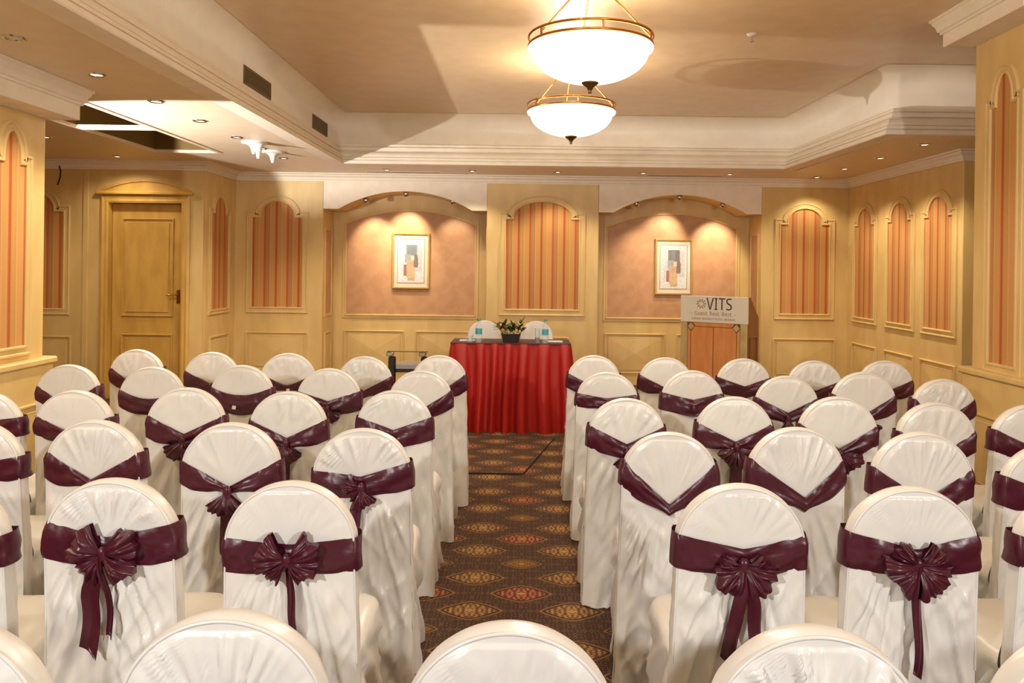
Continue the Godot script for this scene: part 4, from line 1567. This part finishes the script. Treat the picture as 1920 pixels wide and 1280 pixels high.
func build_chairs() -> void:
	var fan := [[-160, -20, 0.075]]
	var rows := {
		"first": [
			[-115, 1185, {"top": 0.82, "dip": 0.02}], [425, 1165, {"top": 0.80, "dip": 0.02, "pleat": 0.005}], [965, 1188, {"top": 0.80, "dip": 0.02}], [1545, 1195, {"top": 0.80, "dip": 0.02, "pleat": 0.009}], [2085, 1205, {"top": 0.80, "dip": 0.02}]],
		"second": [
			[-118, 912, {"top": 0.85, "dip": 0.02, "bow": [[130, 230, 0.06], [-50, 50, 0.06]]}],
			[210, 905, {"top": 0.872, "dip": 0.035, "nw": 0.8, "bw": 0.10, "pleat": 0.009, "bow": [[112, 196, 0.088], [198, 262, 0.075], [-8, 58, 0.09], [-68, -10, 0.092]], "tails": [[-0.028, 0.265, 0.046, -0.012], [0.018, 0.22, 0.016, 0.0]], "d": "a full bow and long wide tail"}],
			[548, 910, {"top": 0.835, "dip": 0.012, "nw": 0.85, "bw": 0.096, "pleat": 0.0015, "bow": [[118, 205, 0.082], [206, 250, 0.062], [-10, 62, 0.086], [-62, -12, 0.076]], "tails": [[0.016, 0.24, 0.022, 0.012]], "d": "a butterfly bow and one slim tail"}],
			[1398, 915, {"top": 0.850, "dip": 0.035, "nw": 0.85, "bw": 0.095, "bow": [[185, 268, 0.088], [-84, -5, 0.088], [150, 184, 0.06], [0, 35, 0.055]], "tails": [[-0.014, 0.27, 0.036, -0.024], [0.022, 0.24, 0.036, 0.022]], "d": "a drooping fan bow and two pointed tails"}],
			[1722, 920, {"top": 0.862, "dip": 0.040, "nw": 0.8, "bw": 0.10, "bow": [[165, 266, 0.085], [-88, 2, 0.09], [10, 60, 0.075], [110, 160, 0.07]], "tails": [[0.006, 0.31, 0.026, -0.004]], "d": "a round fan bow and one long thin tail"}],
			[2042, 925, {"top": 0.86, "dip": 0.03, "bow": fan, "d": "a fan bow, cut by the picture's edge"}]],
		"third": [
			[-52, 795, {"top": 0.86, "dip": 0.03, "d": "a plain sash, cut by the picture's edge"}],
			[178, 792, {"top": 0.872, "dip": 0.10, "nw": 0.35, "bw": 0.10, "pleat": 0.006, "d": "a plain crossed sash"}],
			[435, 797, {"top": 0.852, "dip": 0.095, "nw": 0.35, "bow": [[-148, -40, 0.088]], "tails": [[-0.002, 0.245, 0.05, 0.004]], "d": "a pleated fan and a wide notched tail"}],
			[682, 808, {"top": 0.850, "dip": 0.035, "nw": 0.8, "bw": 0.10, "skew": 0.015, "pleat": 0.009, "bow": [[125, 190, 0.062], [-115, -35, 0.075], [195, 240, 0.05]], "tails": [[-0.02, 0.21, 0.042, -0.012]], "d": "a lopsided fan bow and dark tail"}],
			[1263, 815, {"top": 0.880, "dip": 0.165, "nw": 0.45, "bw": 0.10, "label": 0.03, "pleat": 0.002, "d": "a deep sagging sash with a white tag"}],
			[1500, 806, {"top": 0.875, "dip": 0.14, "nw": 0.55, "bw": 0.10, "kx": -0.15, "pleat": 0.006, "d": "a sagging sash knotted off centre"}],
			[1738, 815, {"top": 0.860, "dip": 0.11, "nw": 0.4, "bw": 0.10, "pleat": 0.0045, "d": "a sagging sash with a notch"}],
			[1985, 838, {"top": 0.87, "dip": 0.06, "bw": 0.11, "d": "a wide sash, cut by the picture's edge"}]],
		"fourth": [
			[-36, 737, {"top": 0.87, "dip": 0.02, "bow": fan, "d": "a flat sash, cut by the picture's edge"}],
			[140, 735, {"top": 0.868, "dip": 0.07, "nw": 0.7, "pleat": 0.002, "d": "a low plain sash, mostly hidden"}],
			[350, 730, {"top": 0.862, "dip": 0.085, "nw": 0.6, "bw": 0.105, "bow": [[-165, -45, 0.085], [-45, 10, 0.05]], "tails": [[0.006, 0.30, 0.03, 0.01]], "pleat": 0.0045, "d": "a dark fan and long narrow tail"}],
			[542, 737, {"top": 0.855, "dip": 0.085, "nw": 0.55, "bw": 0.10, "pleat": 0.0075, "bow": [[-155, -30, 0.085]], "tails": [[0.0, 0.24, 0.035, 0.002]], "d": "a full drooping fan"}],
			[742, 735, {"top": 0.862, "dip": 0.060, "nw": 0.85, "bw": 0.11, "pleat": 0.0075, "bow": [[-135, -40, 0.075]], "d": "a wide sash and small fan"}],
			[1180, 750, {"top": 0.860, "dip": 0.085, "nw": 0.75, "bw": 0.105, "pleat": 0.0075, "bow": [[-140, -60, 0.085]], "d": "a small fan hanging below its sash"}],
			[1383, 747, {"top": 0.868, "dip": 0.085, "nw": 0.5, "bw": 0.095, "label": -0.01, "bow": [[-170, -95, 0.085], [-88, -10, 0.095]], "tails": [[-0.004, 0.24, 0.055, 0.0]], "d": "a ragged fan and broad tail"}],
			[1578, 747, {"top": 0.862, "dip": 0.11, "nw": 0.5, "bw": 0.095, "bow": [[-70, 10, 0.095], [-100, -72, 0.06]], "d": "a fan slipping sideways"}],
			[1762, 758, {"top": 0.855, "dip": 0.115, "nw": 0.5, "bw": 0.095, "pleat": 0.0045, "d": "a plain crossed sash before the pillar"}],
			[1945, 762, {"top": 0.87, "dip": 0.08, "nw": 0.6, "bw": 0.10, "d": "a plain sash, cut by the picture's edge"}]],
		"fifth": [
			[128, 686, {"top": 0.868, "dip": 0.11, "nw": 0.7, "pleat": 0.002, "d": "a plain sagging sash beside the pillar"}],
			[285, 690, {"top": 0.860, "dip": 0.055, "nw": 0.9, "bw": 0.105, "pw": 2.0, "pleat": 0.002, "d": "a smooth curved sash"}],
			[455, 687, {"top": 0.865, "dip": 0.045, "nw": 1.0, "bw": 0.115, "pw": 2.0, "label": -0.03, "d": "a flat wide sash with a pale tag"}],
			[618, 693, {"top": 0.858, "dip": 0.055, "nw": 0.8, "bw": 0.11, "bow": [[-80, -15, 0.08], [-125, -85, 0.07]], "pleat": 0.0045, "d": "a fan hung to one side"}],
			[790, 697, {"top": 0.862, "dip": 0.10, "nw": 0.7, "bw": 0.10, "skew": 0.01, "d": "a plain crossed sash at the aisle"}],
			[1143, 700, {"top": 0.862, "dip": 0.025, "nw": 0.8, "bw": 0.08, "bow": [[-140, -100, 0.07]], "tails": [[-0.03, 0.12, 0.03, -0.03]], "d": "a straight narrow sash and tail"}],
			[1302, 697, {"top": 0.862, "dip": 0.040, "nw": 1.0, "bw": 0.10, "bow": [], "d": "a wide overlapped sash"}],
			[1480, 707, {"top": 0.862, "dip": 0.085, "nw": 0.7, "bw": 0.095, "label": 0.0, "bow": [[-125, -55, 0.10]], "d": "a dark knot hanging low"}],
			[1625, 700, {"top": 0.862, "dip": 0.11, "nw": 0.6, "bw": 0.095, "bow": [[-75, -20, 0.085]], "d": "a small fan and crossed sash"}],
			[1775, 713, {"top": 0.872, "dip": 0.12, "nw": 0.6, "bw": 0.10, "pleat": 0.0075, "d": "a deep crossed sash beside the wall"}]],
		"sixth": [
			[257, 657, {"top": 0.868, "dip": 0.12, "nw": 0.6, "bw": 0.10, "pleat": 0.0075, "d": "a deep crossed sash before the door"}],
			[398, 662, {"top": 0.862, "dip": 0.085, "nw": 0.7, "bw": 0.10, "pleat": 0.0045, "d": "a plain crossed sash, mostly hidden"}],
			[541, 664, {"top": 0.862, "dip": 0.085, "nw": 0.5, "bw": 0.08, "pw": 1.5, "label": 0.01, "pleat": 0.006, "d": "a curved sash with a white tag"}],
			[686, 670, {"top": 0.856, "dip": 0.095, "nw": 0.6, "bw": 0.09, "pleat": 0.009, "d": "gathered satin above its sash"}],
			[825, 668, {"top": 0.868, "dip": 0.125, "nw": 0.35, "bw": 0.11, "pleat": 0.006, "d": "a tight crossed sash at the aisle"}],
			[1117, 668, {"top": 0.865, "dip": 0.085, "nw": 0.7, "bw": 0.10, "d": "a plain crossed sash nearest the red table"}],
			[1252, 672, {"top": 0.868, "dip": 0.085, "nw": 0.5, "bw": 0.10, "bow": [[-120, -70, 0.07]], "d": "a crossed sash and small knot"}],
			[1398, 674, {"top": 0.862, "dip": 0.060, "nw": 0.8, "bw": 0.10, "pleat": 0.0045, "d": "a wide sash before the podium"}],
			[1532, 678, {"top": 0.858, "dip": 0.070, "nw": 0.8, "bw": 0.10, "pleat": 0.0045, "d": "a plain curved sash"}],
			[1665, 678, {"top": 0.862, "dip": 0.075, "nw": 0.7, "bw": 0.10, "pleat": 0.0045, "d": "a shaded sash beside the wall"}]],
	}
	var ords := ["first", "second", "third", "fourth", "fifth", "sixth"]
	var k := 0
	for row in rows:
		var list: Array = rows[row]
		var n_left := 0
		for c in list:
			if c[0] < 900:
				n_left += 1
		# each block's row stands in a line: fit it through the crowns
		var fit := []
		for side in 2:
			var sx := 0.0
			var sd := 0.0
			var sxx := 0.0
			var sxd := 0.0
			var n := 0.0
			for i in list.size():
				if (i < n_left) == (side == 0):
					var dd := row_depth(list[i][0], list[i][1])
					sx += list[i][0]
					sd += dd
					sxx += list[i][0] * list[i][0]
					sxd += list[i][0] * dd
					n += 1.0
			var den := n * sxx - sx * sx
			var slope := (n * sxd - sx * sd) / den if absf(den) > 1.0 else 0.0
			fit.append([(sd - slope * sx) / n, slope])
		for i in list.size():
			var c: Array = list[i]
			k += 1
			var fl: Array = fit[0 if i < n_left else 1]
			var dz: float = fl[0] + fl[1] * c[0]
			var cx: float = (c[0] - 985.0) / 1450.0 * dz
			var tall := clampf((1.59 - (c[1] - (498.0 + 0.013 * (c[0] - 985.0))) * dz / 1450.0) / CH, 0.95, 1.05)
			var pos := ""
			if row == "first":
				pos = ["cut by the picture's edge", "between two bowed chairs", "alone in the aisle's mouth", "before the two fan-bowed chairs", "at the picture's corner"][i]
				chair_at(cx, dz, tall, 0.0, c[2], "cream satin chair top nearest the camera, %s" % pos, k * 1.37)
				continue
			var from_aisle := n_left - i if i < n_left else i - n_left + 1
			var side := "door-side" if i < n_left else "podium-side"
			var turn := 0.0
			if from_aisle == 1:
				turn = 0.05 if i < n_left else -0.05
			turn += 0.04 * sin(k * 2.3)
			var d: String = c[2].get("d", "a plain sash")
			var lb := "cream chair, %s, %s row, %s from aisle, %s" % [d.trim_prefix("a "), row, ords[from_aisle - 1], side]
			chair_at(cx, dz, tall, turn, c[2], lb, k * 1.37)
	# the two speakers' chairs behind the head table, bare of sashes, facing the room
	for i in 2:
		var px: float = [908.0, 1008.0][i]
		var d := 8.25
		var t := thing("banquet_chair", ["white covered chair behind the red table, near the short tumbler", "white covered chair behind the red table, near the tall glass"][i], "chair", P((px - 985.0) / 1450.0 * d, 0, d + 0.2), PI, "speakers' chairs behind the red table")
		make_cover(t, 60.0 + i, 0.002, 0.75)

# ------------------------------------------------------------------ ceiling details
func build_ceiling_details() -> void:
	var st: SurfaceTool
	# vents in the tray riser
	for k in 2:
		var d0: float = [6.12, 8.10][k]
		var d1: float = [6.75, 8.68][k]
		var t := thing("air_vent", ["dark louvred air vent in the tray side, nearer the camera", "dark louvred air vent in the tray side, near the tray corner"][k], "vent", Vector3.ZERO, 0.0, "air vents in the tray side")
		var lt := wall_t("left", -2.25)
		st = new_st()
		box(st, Vector3(d0, 3.01, 0.0), Vector3(d1, 3.145, 0.004), 0.0, lt)
		put("backing", st, M.black, t)
		st = new_st()
		sweep(st, rect_outline(d0, 3.01, d1, 3.145), true, PackedVector2Array([Vector2(0.006, 0.0), Vector2(0.006, 0.010), Vector2(-0.006, 0.010), Vector2(-0.006, 0.004)]), lt)
		put("vent_frame", st, M.slat, t)
		for s in 7:
			st = new_st()
			var y := 3.022 + s * 0.0185
			box(st, Vector3(d0, -0.006, -0.001), Vector3(d1, 0.006, 0.001), 0.0, lt * Transform3D(Basis(Vector3.RIGHT, 0.7), Vector3(0, y, 0.008)))
			put("slat", st, M.slat, t)
	# slot diffusers in the strip of ceiling before the picture wall
	for k in 2:
		var cx: float = [-1.52, 1.96][k]
		var t := thing("slot_diffuser", ["long thin ceiling air slot above the alcove nearer the door", "long thin ceiling air slot above the podium's alcove"][k], "vent", P(cx, CEIL, 9.58), 0.0, "ceiling air slots")
		st = new_st()
		box(st, Vector3(-0.47, -0.006, -0.035), Vector3(0.47, 0.0, 0.035), 0.002)
		put("slot_frame", st, M.soffit, t)
		st = new_st()
		box(st, Vector3(-0.455, -0.008, -0.012), Vector3(0.455, -0.006, 0.012))
		put("slot", st, M.dark, t)
	# white ceiling fittings with conical heads
	for k in 2:
		var d: float = [7.38, 7.98][k]
		var t := thing("ceiling_fitting", ["white ceiling plate with two hanging cones", "white ceiling plate with a single hanging cone"][k], "fitting", P(-2.60 if k == 0 else -2.62, CEIL, d), 0.0, "white conical ceiling fittings")
		st = new_st()
		lathe(st, PackedVector2Array([Vector2(0.0, -0.022), Vector2(0.09, -0.022), Vector2(0.118, -0.014), Vector2(0.12, 0.0)]), 28)
		put("plate", st, M.white, t)
		for c in ([[-0.005, 0.0, 0.115], [0.05, 0.03, 0.16]] if k == 0 else [[0.0, 0.0, 0.12]]):
			st = new_st()
			lathe(st, PackedVector2Array([Vector2(0.0, -c[2]), Vector2(0.014, -c[2]), Vector2(0.020, -c[2] * 0.85), Vector2(0.030, -c[2] * 0.5), Vector2(0.048, -0.035), Vector2(0.066, -0.022)]), 20, Transform3D(Basis.IDENTITY, Vector3(c[0], 0, c[1])))
			put("cone", st, M.white, t)
	# sprinkler in the tray
	var t2 := thing("sprinkler", "small white ceiling sprinkler beside the nearer pendant lamp", "sprinkler", P(1.65, TRAY, 5.71))
	st = new_st()
	lathe(st, PackedVector2Array([Vector2(0.0, -0.012), Vector2(0.03, -0.012), Vector2(0.04, 0.0)]), 16)
	put("base_plate", st, M.white, t2)
	st = new_st()
	lathe(st, PackedVector2Array([Vector2(0.0, -0.055), Vector2(0.016, -0.055), Vector2(0.016, -0.051), Vector2(0.005, -0.046), Vector2(0.005, -0.012)]), 12)
	put("sprinkler_head", st, M.chrome, t2)
